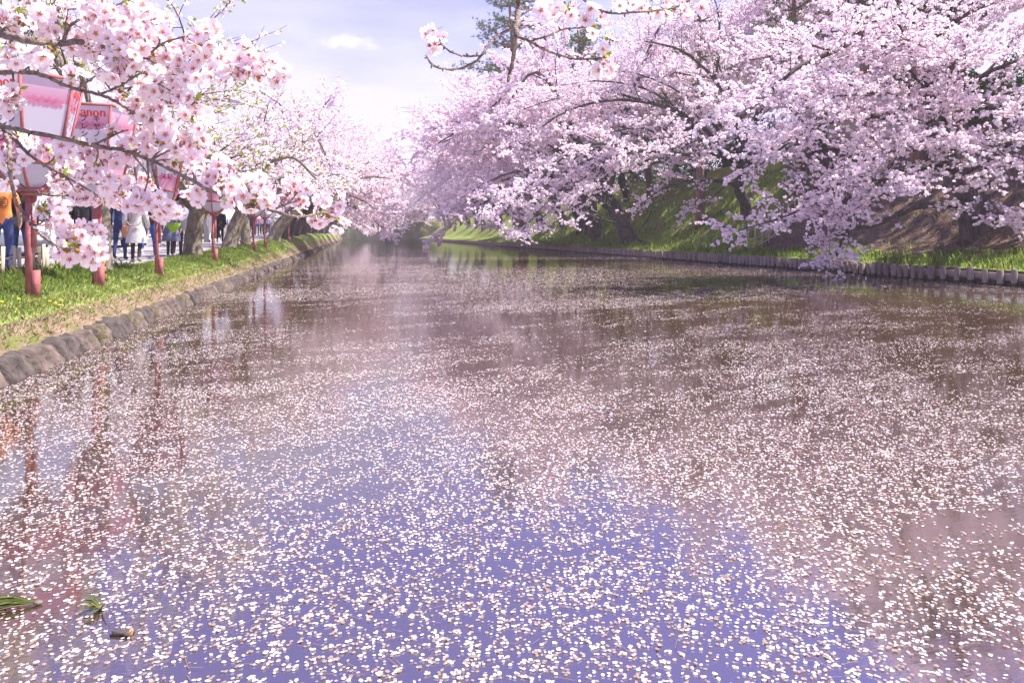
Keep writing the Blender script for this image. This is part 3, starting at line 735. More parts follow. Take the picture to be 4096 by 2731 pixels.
# ------------------------------------------------------------------ stone revetment, left
root = thing('stone_revetment', (XL, 0, 0), 'low wall of rough dark stones along the footpath side waterline', 'stone wall')
stone_me = []
for k in range(16):
    rg = np.random.default_rng(200 + k)
    nx = 9; ph = rg.uniform(0, 6, 4)
    pr0 = np.array([[.09, -.16], [.05, -.03], [.03, .07], [.0, .15], [-.03, .22], [-.075, .275], [-.15, .30], [-.26, .31], [-.36, .30], [-.36, -.16]])
    pr0[1:7, 0] += rg.normal() * .02; rings = []
    for i in range(nx):
        y = (i / (nx - 1) - .5); e = 1 - .05 * (abs(y) * 2) ** 6
        pr = pr0 * np.array([1, e]); m_ = len(pr)
        pr[1:7, 0] += .022 * np.sin(y * 9 + ph[0] + np.arange(6) * 1.1) + .014 * np.sin(y * 19 + ph[1] + np.arange(6) * 2.3) + rg.normal(size=6) * .010
        pr[4:8, 1] += .018 * np.sin(y * 7 + ph[2]) + rg.normal(size=4) * .007
        pr[1:8, 0] -= .035 * (abs(y) * 2) ** 8
        rings.append(np.stack([pr[:, 0], np.full(m_, y) + rg.normal(size=m_) * .012, pr[:, 1]], -1))
    mb = MB(); mb.loft(rings)
    nf = (nx - 1) * 10; mid = rg.choice(3, 1, p=[.5, .35, .15])[0]; mm = np.full(nf, 0)
    if mid == 2: mm[rg.random(nf) < .35] = 1
    mb.m[0] = mm.astype(np.int32)
    stone_me.append(mb.mesh('stone', [['stone', 'stone_moss'], ['stone_dark', 'stone_moss'], ['stone', 'stone_moss']][mid]))
y = 2.0; cnt = 0; rest = MB()
while y < 200:
    L = rng.uniform(.34, .72) * (1 if y < 70 else 3)
    if cnt < 270:
        o = link_mesh('stone', stone_me[rng.integers(16)], root, (rng.normal() * .018, y + L / 2, rng.normal() * .016), (0, rng.normal() * .03, rng.normal() * .03), (1, L * .985, .80 + rng.normal() * .03))
        cnt += 1
    else:
        rest.box((-.17, y + L / 2, .07), (.36, L * .97, .48))
    y += L
tag(rest.obj('stone', 'stone', root), kind='stuff')

# ------------------------------------------------------------------ log revetment, right
root = thing('log_revetment', (XR, 0, 0), 'row of round log piles with boards holding the embankment at the waterline', 'retaining wall')
log_me = []
for k in range(6):
    rg = np.random.default_rng(300 + k); mb = MB(); a = np.linspace(0, 6.283, 10, endpoint=False)
    lo = np.stack([.085 * np.cos(a), .085 * np.sin(a), np.full(10, -.3)], -1); wet = lo + [0, 0, .37]; top = lo + [0, 0, .74]; cap = top * [.88, .88, 1] + [0, 0, .012]
    top = top + rg.normal(size=3) * [0, 0, .01]
    mb.loft([lo, wet], 1, cap=False); mb.loft([wet, top, cap], 0, cap=False); mb.add(cap, [list(range(10))], 2)
    log_me.append(mb.mesh('log_pile', [['log', 'log_b'][k % 2], 'wet_log', 'log_end'], True))
y = 2.0; cnt = 0; rest = MB()
while y < 200:
    gap = .47 if y < 19 else (.30 if y < 40 else .25)
    gap *= rng.uniform(.9, 1.1)
    if cnt < 300 and y > 6:
        link_mesh('log_pile', log_me[rng.integers(6)], root, (rng.normal() * .015, y, rng.normal() * .018), (rng.normal() * .03, rng.normal() * .03, rng.uniform(0, 6)), (1 + rng.normal() * .08,) * 2 + (1,))
        cnt += 1
    else:
        rest.tube([[0, y, -.3], [0, y, .43]], .09, 6)
    y += gap
tag(rest.obj('log_pile', 'log', root), kind='stuff')
pl = MB(); pl.box((0, 0, 0), (.04, 1, .21)); plm = pl.mesh('board', 'plank')
pl = MB(); pl.box((0, 0, 0), (.04, 1, .21)); plw = pl.mesh('board', 'wet_log')
for i, y in enumerate(np.arange(2, 62, 2.4)):
    for k, z in enumerate((.03, .26)):
        link_mesh('board', plw if k == 0 else plm, root, (.115 + .012 * (i % 2), y + 1.2, z + rng.normal() * .006), (0, rng.normal() * .02, 0), (1, 2.39, 1))
r2 = MB(); r2.box((.125, 131, .14), (.04, 138, .44)); tag(r2.obj('board', 'plank', root), kind='stuff')

# ------------------------------------------------------------------ paper lanterns on red posts
def pen_text(mb, strokes, org, U, W, size, wmin, wmax, mat):
    """draws strokes with a broad nib: uprights thick, level strokes thin"""
    for st in strokes:
        p = smooth(st, max(2, len(st) * 5)) if len(st) > 2 else np.array(st, float)
        d = np.gradient(p, axis=0); ln = np.linalg.norm(d, axis=1) + 1e-9
        nx = np.stack([-d[:, 1], d[:, 0]], -1) / ln[:, None]
        hw = wmin + (wmax - wmin) * np.abs(d[:, 1] / ln)
        A = (p + nx * hw[:, None]) * size; B = (p - nx * hw[:, None]) * size
        VA = org + A[:, :1] * U + A[:, 1:] * W; VB = org + B[:, :1] * U + B[:, 1:] * W
        k = len(p); i = np.arange(k - 1)
        mb.add(np.concatenate([VA, VB]), np.stack([i, i + 1, i + 1 + k, i + k], -1), mat)
LOGO = []
def adv(st, x): return [[(a + x, b) for a, b in s] for s in st]
Cc = [[(.60, .74), (.42, .80), (.18, .66), (.10, .42), (.22, .12), (.48, .04), (.66, .18)], [(.60, .76), (.62, .60)]]
aa = [[(.10, .48), (.22, .58), (.38, .54), (.42, .36), (.42, .04)], [(.42, .34), (.22, .30), (.09, .18), (.18, .03), (.40, .14)]]
nn = [[(.08, .58), (.12, .54), (.12, .02)], [(.12, .44), (.26, .58), (.42, .50), (.44, .30), (.44, .02)]]
oo = [[(.28, .58), (.10, .44), (.10, .16), (.28, .02), (.46, .16), (.46, .44), (.28, .58)]]
for st, x in ((Cc, 0), (aa, .70), (nn, 1.24), (oo, 1.82), (nn, 2.42)): LOGO += adv(st, x)
def glyphs(text, size):
    cu = bpy.data.curves.new('t', 'FONT'); cu.body = text; cu.size = size; cu.align_x = 'CENTER'; cu.offset = size * .022
    o = bpy.data.objects.new('t', cu); col.objects.link(o)
    dg = bpy.context.evaluated_depsgraph_get(); me = o.evaluated_get(dg).to_mesh()
    V = np.array([v.co[:] for v in me.vertices]); Fs = [list(p.vertices) for p in me.polygons]
    o.evaluated_get(dg).to_mesh_clear(); bpy.data.objects.remove(o)
    return V, Fs
KATA = {}
for c in 'キヤノンプレシジョ(株)': KATA[c] = glyphs(c, .105)
# translucent printed paper: pink band at top and bottom, white between
def paper_mat():
    m = bpy.data.materials.new('paper'); m.use_nodes = True; MAT['paper'] = m
    n, l = m.node_tree.nodes, m.node_tree.links; n.remove(n['Principled BSDF'])
    tc = n.new('ShaderNodeTexCoord'); sp = n.new('ShaderNodeSeparateXYZ'); l.new(tc.outputs['UV'], sp.inputs[0])
    cr = n.new('ShaderNodeValToRGB'); e = cr.color_ramp.elements
    pts = [(0, (.68, .48, .57)), (.10, (.68, .36, .48)), (.26, (.66, .28, .41)), (.265, (.62, .60, .66)), (.70, (.62, .60, .66)), (.705, (.66, .28, .41)), (.86, (.68, .46, .56)), (1.0, (.64, .61, .66))]
    e[0].position, e[0].color = pts[0][0], (*pts[0][1], 1); e[1].position, e[1].color = pts[-1][0], (*pts[-1][1], 1)
    for p_, c_ in pts[1:-1]: x = e.new(p_); x.color = (*c_, 1)
    l.new(sp.outputs[1], cr.inputs[0])
    d = n.new('ShaderNodeBsdfDiffuse'); t_ = n.new('ShaderNodeBsdfTranslucent'); mx = n.new('ShaderNodeMixShader'); mx.inputs[0].default_value = .5
    l.new(cr.outputs[0], d.inputs[0]); l.new(cr.outputs[0], t_.inputs[0]); l.new(d.outputs[0], mx.inputs[1]); l.new(t_.outputs[0], mx.inputs[2]); l.new(mx.outputs[0], n['Material Output'].inputs[0])
paper_mat(); petal_mat('bowl_paper', (.56, .55, .62), .5)
petal_mat('sakura_print', (.66, .28, .41), .5); petal_mat('letter_red', (.78, .10, .06), .35); petal_mat('letter_dark', (.16, .07, .09), .3)
def paper_panel(name, quad, parent):
    me = bpy.data.meshes.new(name); me.from_pydata([tuple(v) for v in quad], [], [(0, 1, 2, 3)]); me.materials.append(MAT['paper'])
    uv = me.uv_layers.new(name='UVMap')
    for i, c in enumerate([(0, 0), (1, 0), (1, 1), (0, 1)]): uv.data[i].uv = c
    return link_mesh(name, me, parent)
def make_lantern(detail=True):
    root = thing('paper_lantern', (0, 0, 0), 'x', 'lantern', 'hexagonal paper lanterns on red posts')
    R0, R1, ZP, ZB, ZT = .39, .62, 1.44, 1.78, 2.88     # radii and heights: platform, panel foot, rim
    mb = MB(); mb.box((0, -.024, .70), (.085, .072, 1.46)); mb.box((.008, .036, 1.06), (.075, .046, .74), mat=0); mb.obj('post', 'red_paint', root)
    mb = MB(); mb.box((.002, .056, .17), (.088, .086, .42)); mb.obj('stub_board', 'red_paint', root)
    mb = MB(); mb.box((0, 0, ZP), (.34, .34, .045)); mb.box((0, 0, ZP - .05), (.2, .2, .05)); mb.obj('platform', 'red_paint', root)
    ang = [R(60 * k) for k in range(6)]
    c = lambda k, r, z: np.array([r * math.cos(ang[k % 6]), r * math.sin(ang[k % 6]), z])
    for k in range(6):
        mb = MB(); mb.tube([c(k, R0, ZB), c(k, R1, ZT)], .021, 4); mb.obj('corner_bar', 'red_paint', root)
        mb = MB(); q = smooth([c(k, R0, ZB), c(k, R0 * .93, ZB - .12), c(k, R0 * .68, ZB - .24), c(k, .16, ZP + .02)], 9); mb.tube(q, .019, 5); mb.obj('bowl_rib', 'red_paint', root, True)
        for z, r in ((ZT, R1), (ZB, R0)):
            a_, b_ = c(k, r, z), c(k + 1, r, z); mb = MB(); d = b_ - a_
            mb.tube([a_ - d * .02, b_ + d * .02], .024, 4); mb.obj('rail', 'red_paint', root)
        i0, i1 = (R0 - .012) / R0, (R1 - .012) / R1
        a, b, cc, d = c(k, R0, ZB) * [i0, i0, 1], c(k + 1, R0, ZB) * [i0, i0, 1], c(k + 1, R1, ZT) * [i1, i1, 1], c(k, R1, ZT) * [i1, i1, 1]
        pan = paper_panel('paper_panel', (a, b, cc, d), root)
        mb = MB(); rb = []
        for r, z in ((R0 * .97, ZB), (R0 * .90, ZB - .12), (R0 * .65, ZB - .235), (.15, ZP + .03)): rb += [c(k, r, z), c(k + 1, r, z)]
        mb.add(rb, [[0, 1, 3, 2], [2, 3, 5, 4], [4, 5, 7, 6]]); mb.obj('bowl_paper', 'bowl_paper', root)
        if not detail: continue
        # printed cherry flowers hanging from the band edges, and the lettering
        U = (b - a) / np.linalg.norm(b - a); Mid = lambda v: (a + b) / 2 * (1 - v) + (cc + d) / 2 * v
        Wv = Mid(1) - Mid(0); Wv /= np.linalg.norm(Wv); Nn = np.cross(U, Wv)
        if np.dot(Nn, [math.cos(ang[k] + R(30)), math.sin(ang[k] + R(30)), 0]) < 0: Nn = -Nn
        fl = MB()
        for v, us in ((.70, (-.8, -.22, .28, .78)), (.265, (-.72, -.1, .6))):
            hw = np.linalg.norm(b - a) / 2 * (1 - v) + np.linalg.norm(cc - d) / 2 * v
            for u in us:
                o = Mid(v) + U * u * (hw - .09) + Nn * .004
                for q in range(5):
                    t_ = R(72 * q + 90) + (0 if v > .5 else math.pi) + .3 * u
                    e1 = U * math.cos(t_) + Wv * math.sin(t_); e2 = U * -math.sin(t_) + Wv * math.cos(t_); s = .075
                    fl.add([o, o + e1 * s * .55 + e2 * s * .34, o + e1 * s + e2 * s * .2, o + e1 * s * .86, o + e1 * s - e2 * s * .2, o + e1 * s * .55 - e2 * s * .34], [[0, 1, 2, 3, 4, 5]])
        tag(fl.obj('printed_flowers', 'sakura_print', pan), kind='stuff')
        if k % 2 == 1:
            lt = MB(); o = Mid(.83) + Nn * .005
            # reading direction: left to right seen from outside
            Ur = np.cross(Wv, Nn); Ur /= np.linalg.norm(Ur)
            pen_text(lt, LOGO, o - Ur * .235, Ur, Wv, .158, .022, .085, 0); lt.obj('lettering', 'letter_red', pan)
            kt = MB()
            for colx, word, sz in ((.10, 'キヤノン', 1.0), (-.075, 'プレシジョン', 1.0)):
                for j, ch in enumerate(word):
                    V, Fs = KATA[ch]; vv = V * sz + [colx, -.07 - j * .118, 0]
                    for f in Fs: kt.add(o + vv[f][:, :1] * Ur + vv[f][:, 1:2] * Wv, [list(range(len(f)))])
            for j, ch in enumerate('(株)'):
                V, Fs = KATA[ch]; vv = V * .8 + [-.075 + (j - 1) * .062, -.79, 0]
                for f in Fs: kt.add(o + vv[f][:, :1] * Ur + vv[f][:, 1:2] * Wv, [list(range(len(f)))])
            kt.obj('lettering', 'letter_dark', pan)
    return root
lantern = make_lantern()
LN = [(31, 292, 'nearest red-posted paper lantern, its panels largest, beside the bamboo fence'),
      (97, 281, 'second paper lantern, its post beside the yellow and black striped pole'),
      (158, 270, 'third paper lantern, its post in front of the woman with the lime green bag'),
      (214, 255, 'fourth paper lantern, just past the thick forked tree trunk'),
      (254, 246, 'fifth paper lantern, its slim post between tree trunks'),
      (265, 244, 'sixth paper lantern, close behind the fifth'),
      (289, 239, 'seventh paper lantern, far along the path')]
for i, (px, py, lb) in enumerate(LN):
    Z = [9.25, 11.4, 14.75, 20.85, 29.1, 32.7, 44.5][i]
    p = P(px, HORIZON, Z); o = lantern if i == 0 else copy_tree(lantern)
    o.location = (p[0], p[1], float(left_z(p[0], p[1])) - .03)
    # corner towards the viewer, slightly turned
    view = math.atan2(-p[1], -p[0]); o.rotation_euler = (0, 0, 0)
    o.rotation_euler = (0, R(-.6), view + R([-11.5, 18.6, -4, -10, 5, 0, 0][i]))
    tag(o, lb, 'lantern', 'hexagonal paper lanterns on red posts')
# ------------------------------------------------------------------ bamboo fence by the path, left
root = thing('bamboo_fence', (0, 0, 0), 'low fence of split bamboo slats tied with black rope beside the path', 'fence')
fx = XL - 2.05
k = 0; y = 9.6
slm = []
for q in range(4):
    mb = MB(); rg = np.random.default_rng(q); a = np.linspace(-1.2, 1.2, 6)
    ri = [np.concatenate([np.stack([.045 * np.cos(a), .052 * np.sin(a), np.full(6, z)], -1), np.stack([.035 * np.cos(a[::-1]), .044 * np.sin(a[::-1]), np.full(6, z)], -1)]) for z in (0, .27, .29, .54 + .02 * q)]
    mb.loft(ri); slm.append(mb.mesh('slat', ['bamboo', 'bamboo_old'][q % 2]))
while y < 14.6:
    z0 = float(left_z(fx, y)) - .03
    if k % 11 == 7:
        mb = MB(); mb.tube([[fx, y, z0], [fx, y, z0 + .56]], .055, 10); mb.obj('post', 'bark', root)
    else:
        link_mesh('slat', slm[rng.integers(4)], root, (fx - (.03 if k % 4 < 2 else -.03), y, z0 + rng.normal() * .01), (rng.normal() * .03, rng.normal() * .02, rng.normal() * .2 + (math.pi if k % 4 < 2 else 0)))
    y += .115 if k % 2 else .155; k += 1
for z in (.17, .38):
    mb = MB(); pts = [[fx, yy, float(path_z(yy)) + z - .03] for yy in (9.4, 11, 13, 14.7)]; mb.tube(pts, .022, 7); mb.obj('rail', 'bamboo', root, True)
    for yy in np.arange(9.9, 14.6, .5):
        mb = MB()
        for s in (-1, 1): mb.tube([[fx - .07, yy - .07 * s, float(path_z(yy)) + z - .08], [fx, yy, float(path_z(yy)) + z - .0], [fx + .075, yy + .07 * s, float(path_z(yy)) + z + .03]], .009, 4)
        mb.obj('rope_tie', 'rope', root)
# ------------------------------------------------------------------ bamboo lattice on the slope, right
root = thing('bamboo_lattice', (0, 0, 0), 'thin bamboo lattice fence climbing the slope beside the second cherry tree', 'fence')
base = [hit_right(px, py) for px, py in ((742, 253), (748, 251), (755, 250), (762, 247), (769, 243), (775, 238), (783, 231), (789, 225), (795, 219), (802, 212))]
tops = []
for i, b in enumerate(base):
    mb = MB(); h = 1.45 if i < 7 else 1.2
    mb.tube([b - [0, 0, .1], b + [rng.normal() * .03, rng.normal() * .03, h]], .032, 6); mb.obj('post', 'bamboo', root, True)
for hh in (.22, .62, 1.05):
    mb = MB(); mb.tube(smooth([b + [0, -.04, hh] for b in base[::3]], 12), .022, 6); mb.obj('rail', 'bamboo', root, True)

# ------------------------------------------------------------------ striped guard pole
p = P(106, HORIZON, 11.9); z0 = float(left_z(p[0], p[1]))
root = thing('striped_pole', (p[0], p[1], z0), 'leaning yellow and black striped guard pole beside the second lantern', 'pole')
path = np.array([[0, 0, -.05], [-.12, 0, 1.15]])
mb = MB(); mb.tube(path, .03, 8); mb.obj('pole', 'yellow', root, True)
for k in range(9):
    f = .06 + k * .105; a = path[0] + (path[1] - path[0]) * f; b = path[0] + (path[1] - path[0]) * (f + .045)
    mb = MB(); mb.tube([a, b], .0325, 8); mb.obj('stripe', 'black', root, True)
mb = MB(); mb.tube([[-.12, 0, 1.15], [-.9, 1.2, 6.2]], .008, 4); mb.obj('guy_wire', 'pole_grey', root)
# utility pole
p = P(79.5, HORIZON, 24); z0 = float(path_z(p[1]))
root = thing('utility_pole', (p[0], p[1], z0 - .1), 'thin grey utility pole standing behind the lanterns', 'pole')
mb = MB(); mb.tube([[0, 0, 0], [0, 0, 7.6]], np.array([.09, .065]), 10); mb.obj('pole', 'pole_grey', root, True)
mb = MB(); mb.box((0, 0, 7.2), (1.2, .07, .07), rz=.3); mb.obj('cross_arm', 'pole_grey', root)
for s in (-.45, 0, .45):
    mb = MB(); mb.tube([[s, s * .3, 7.24], [s, s * .3, 7.36]], .035, 6); mb.obj('insulator', 'concrete', root)
# grey bollard-like lamp column by the road with a yellow band
p = P(207, HORIZON, 36); root = thing('lamp_column', (p[0], p[1], float(path_z(p[1]))), 'grey roadside column with a yellow band past the forked tree', 'pole')
mb = MB(); mb.tube([[0, 0, 0], [0, 0, 1.9], [0, 0, 2.1]], np.array([.16, .15, .05]), 10); mb.obj('column', 'pole_grey', root, True)
mb = MB(); mb.tube([[0, 0, 1.3], [0, 0, 1.75]], .165, 10); mb.obj('band', 'yellow', root, True)
# no-parking sign
p = P(181.5, 199, 27); zg = float(path_z(p[1])); hz = p[2] - zg
root = thing('road_sign', (p[0], p[1], zg), 'round blue sign with red rim and slash beside the forked tree', 'sign', rz=-TH)
mb = MB(); mb.tube([[0, .03, 0], [0, .03, hz + .3]], .03, 8); mb.obj('pole', 'pole_grey', root, True)
a = np.linspace(0, 6.283, 24, endpoint=False)
mb = MB(); mb.loft([np.stack([.30 * np.cos(a), np.full(24, y), hz + .30 * np.sin(a)], -1) for y in (0, -.012)]); mb.obj('disc', 'sign_red', root)
mb = MB(); mb.loft([np.stack([.225 * np.cos(a), np.full(24, y), hz + .225 * np.sin(a)], -1) for y in (-.012, -.018)]); mb.obj('face', 'sign_blue', root)
mb = MB(); cs = math.cos(R(45)); mb.box((0, -.021, hz), (.46, .006, .055), M=[[cs, 0, cs], [0, 1, 0], [-cs, 0, cs]]); mb.obj('slash', 'sign_red', root)

# ------------------------------------------------------------------ buildings behind the road
def building(name, label, x0, x1, y0, y1, h, wall, roof='roof_grey', floors=2, nwin=5, z0=.9, cat='building', faces=('E', 'S')):
    root = thing(name, ((x0 + x1) / 2, (y0 + y1) / 2, z0), label, cat)
    w, d = x1 - x0, y1 - y0
    mb = MB(); mb.box((0, 0, h / 2 - .2), (w, d, h + .4)); mb.obj('wall', wall, root)
    mb = MB(); mb.box((0, 0, h + .13), (w + .5, d + .5, .26)); mb.obj('roof', roof, root)
    fh = h / floors
    for fc in faces:
        n = nwin if fc == 'E' else max(2, int(nwin * w / d)); span = d if fc == 'E' else w
        for f in range(floors):
            for i in range(n):
                u = (i + .5) / n * span - span / 2; zc = f * fh + fh * .55; ww, wh = span / n * .55, fh * .48
                fr, pn = MB(), MB()
                if fc == 'E':
                    c = np.array([w / 2, u, zc]); fr.box(c + [.02, 0, 0], (.08, ww + .12, wh + .12)); pn.box(c + [.05, 0, 0], (.04, ww, wh)); ml = MB(); ml.box(c + [.065, 0, 0], (.05, .05, wh))
                else:
                    c = np.array([u, -d / 2, zc]); fr.box(c - [0, .02, 0], (ww + .12, .08, wh + .12)); pn.box(c - [0, .05, 0], (ww, .04, wh)); ml = MB(); ml.box(c - [0, .065, 0], (.05, .05, wh))
                wo = fr.obj('window', 'window_frame', root); pn.obj('pane', 'glass', wo); ml.obj('mullion', 'window_frame', wo)
    return root
building('shop_house', 'blue-grey two-storey building behind the lanterns', -27, -18.5, 27, 40, 6.6, 'wall_blue', nwin=4)
building('cream_house', 'cream building glimpsed between the first and second lantern', -30, -19.0, 41, 54, 7.4, 'wall_cream', nwin=4, floors=3)
building('brick_house', 'red brick building behind the third lantern', -30, -18, 56, 70, 6.2, 'brick_red', nwin=4)
building('grey_house', 'pale grey building beyond the forked tree', -30, -18, 73, 96, 6.6, 'wall_grey', nwin=6)
building('long_house', 'long pale building at the far end of the road', -32, -18, 100, 150, 7.0, 'wall_cream', nwin=9)
hp = P(900, HORIZON, 39)
hut = building('embankment_hut', 'pale hut with grey roof on the crest behind the pines', hp[0] - 2, hp[0] + 5, hp[1] - 2.5, hp[1] + 3.5, 2.4, 'wall_cream', nwin=2, floors=1, z0=7.0, faces=('S',))

# ------------------------------------------------------------------ vehicles on the road
def vehicle(name, label, loc, rz, prof, roofw, width, paint, wheels, wr, wins, cat='car'):
    root = thing(name, loc, label, cat, None, rz)
    prof = np.array(prof, float); k = len(prof); mb = MB()
    hw = width / 2
    zmax = prof[:, 1].max(); zb = 0.95
    def ring(s, inset): 
        f = np.clip((prof[:, 1] - zb) / (zmax - zb), 0, 1)
        y = s * (hw - inset - f * (hw - roofw / 2))
        cx = prof[:, 0].mean(); px = cx + (prof[:, 0] - cx) * (1 - inset * .25); pz_ = prof[:, 1] - inset * .3 * (prof[:, 1] > .5)
        return np.stack([px, y, pz_], -1)
    mb.loft([ring(-1, .05), ring(-1, 0), ring(1, 0), ring(1, .05)]); mb.obj('body', paint, root)
    for x in wheels:
        for s in (-1, 1):
            w = MB(); w.tube([[x, s * (hw - .16), wr], [x, s * (hw + .015), wr]], wr, 18); wo = w.obj('wheel', 'tyre', root)
            r_ = MB(); r_.tube([[x, s * (hw + .01), wr], [x, s * (hw + .025), wr]], wr * .62, 14); r_.obj('rim', 'rim', wo)
    for s in (-1, 1):
        for (xa, xb, xc, xd, z0, z1) in wins:
            f0, f1 = [(np.clip((z - zb) / (zmax - zb), 0, 1)) for z in (z0, z1)]
            y0, y1 = [s * (hw - f * (hw - roofw / 2) + .006) for f in (f0, f1)]
            w = MB(); w.add([[xa, y0, z0], [xb, y0, z0], [xc, y1, z1], [xd, y1, z1]], [0, 1, 2, 3]); w.obj('side_window', 'glass', root)
    return root, hw, zmax
vp = [(-2.0, .32), (-2.05, .75), (-1.95, 1.05), (-1.75, 1.72), (-1.5, 1.84), (1.0, 1.84), (1.35, 1.7), (1.85, 1.08), (2.1, .95), (2.16, .55), (2.1, .32)]
for nm, lb, px, off, pt, sc in (('parked_van', 'white van parked on the road behind the nearest lantern', 50, 10.6, 'car_white', 1.0), ('parked_van', 'silver van parked behind the navy-jacketed walker', 116, 10.8, 'car_silver', 1.0), ('parked_van', 'dark van parked far back beside the grey column', 205, 11.2, 'car_dark', 1.0)):
    Z = off / ((355 - px) / F); p = P(px, HORIZON, Z)
    o, hw, zm = vehicle(nm, lb, (p[0], p[1], float(path_z(p[1])) - .07), R(-90), vp, 1.36, 1.68, pt, (-1.3, 1.35), .32, [(-1.80, -.75, -.75, -1.66, 1.08, 1.6), (-.68, .35, .35, -.68, 1.08, 1.6), (.42, 1.55, 1.22, .42, 1.08, 1.6)])
    w = MB(); w.add([[-1.97, -.62, 1.1], [-1.97, .62, 1.1], [-1.80, .56, 1.62], [-1.80, -.56, 1.62]], [0, 1, 2, 3]); w.obj('rear_window', 'glass', o)
    w = MB(); w.add([[1.87, -.62, 1.12], [1.87, .62, 1.12], [1.44, .56, 1.64], [1.44, -.56, 1.64]], [0, 1, 2, 3]); w.obj('windscreen', 'glass', o)
    for s in (-1, 1):
        w = MB(); w.box((-2.03, s * .70, .95), (.06, .12, .3)); w.obj('tail_light', 'lamp_red', o)
        w = MB(); w.box((2.11, s * .62, .75), (.08, .28, .14)); w.obj('headlight', 'lamp_clear', o)
    w = MB(); w.box((-2.07, 0, .45), (.08, 1.6, .18)); w.obj('bumper', 'black', o)

# ------------------------------------------------------------------ people
def cloth(name, rgb, rgb2=None, scale=20): 
    if name not in MAT: nmat(name, rgb, .9, rgb2=rgb2, scale=scale, bump=.3, bscale=12, spec=.1)
    return name
cloth('orange_cloth', (.78, .24, .06), (.82, .28, .08)); cloth('black_cloth', (.018, .017, .022), (.03, .028, .034)); cloth('navy_cloth', (.025, .035, .10), (.04, .05, .14))
cloth('denim', (.04, .06, .17), (.07, .09, .22)); cloth('grey_coat', (.50, .46, .46), (.58, .54, .53)); cloth('dark_brown', (.05, .035, .035), (.07, .05, .05))
cloth('bright_jeans', (.03, .07, .30), (.05, .10, .36)); cloth('plaid', (.42, .26, .20), (.62, .48, .40), 60); cloth('pale_denim', (.30, .34, .52), (.38, .42, .60)); cloth('dotted_navy', (.05, .055, .13), (.22, .22, .32), 90)
cloth('white_cloth', (.72, .70, .70), (.78, .76, .75)); cloth('lime', (.22, .40, .03), (.30, .48, .05)); cloth('tan_leather', (.45, .20, .11), (.52, .25, .15)); cloth('grey_bag', (.32, .29, .29), (.38, .35, .34)); cloth('shoe_grey', (.32, .30, .28)); cloth('beige', (.62, .55, .46), (.68, .60, .52)); cloth('pink_cloth', (.66, .30, .38)); cloth('shoe_dark', (.05, .045, .045))
def skin_mesh(joints, edges, name):
    me = bpy.data.meshes.new(name); me.from_pydata([j[0] for j in joints], edges, [])
    o = bpy.data.objects.new(name, me); col.objects.link(o)
    sk = o.modifiers.new('s', 'SKIN'); sk.use_smooth_shade = True
    for v, j in zip(me.skin_vertices[0].data, joints): v.radius = j[1]
    me.skin_vertices[0].data[0].use_root = True
    o.modifiers.new('d', 'SUBSURF').levels = 1
    dg = bpy.context.evaluated_depsgraph_get(); ev = o.evaluated_get(dg)
    res = bpy.data.meshes.new_from_object(ev, preserve_all_data_layers=False, depsgraph=dg)
    bpy.data.objects.remove(o)
    return res
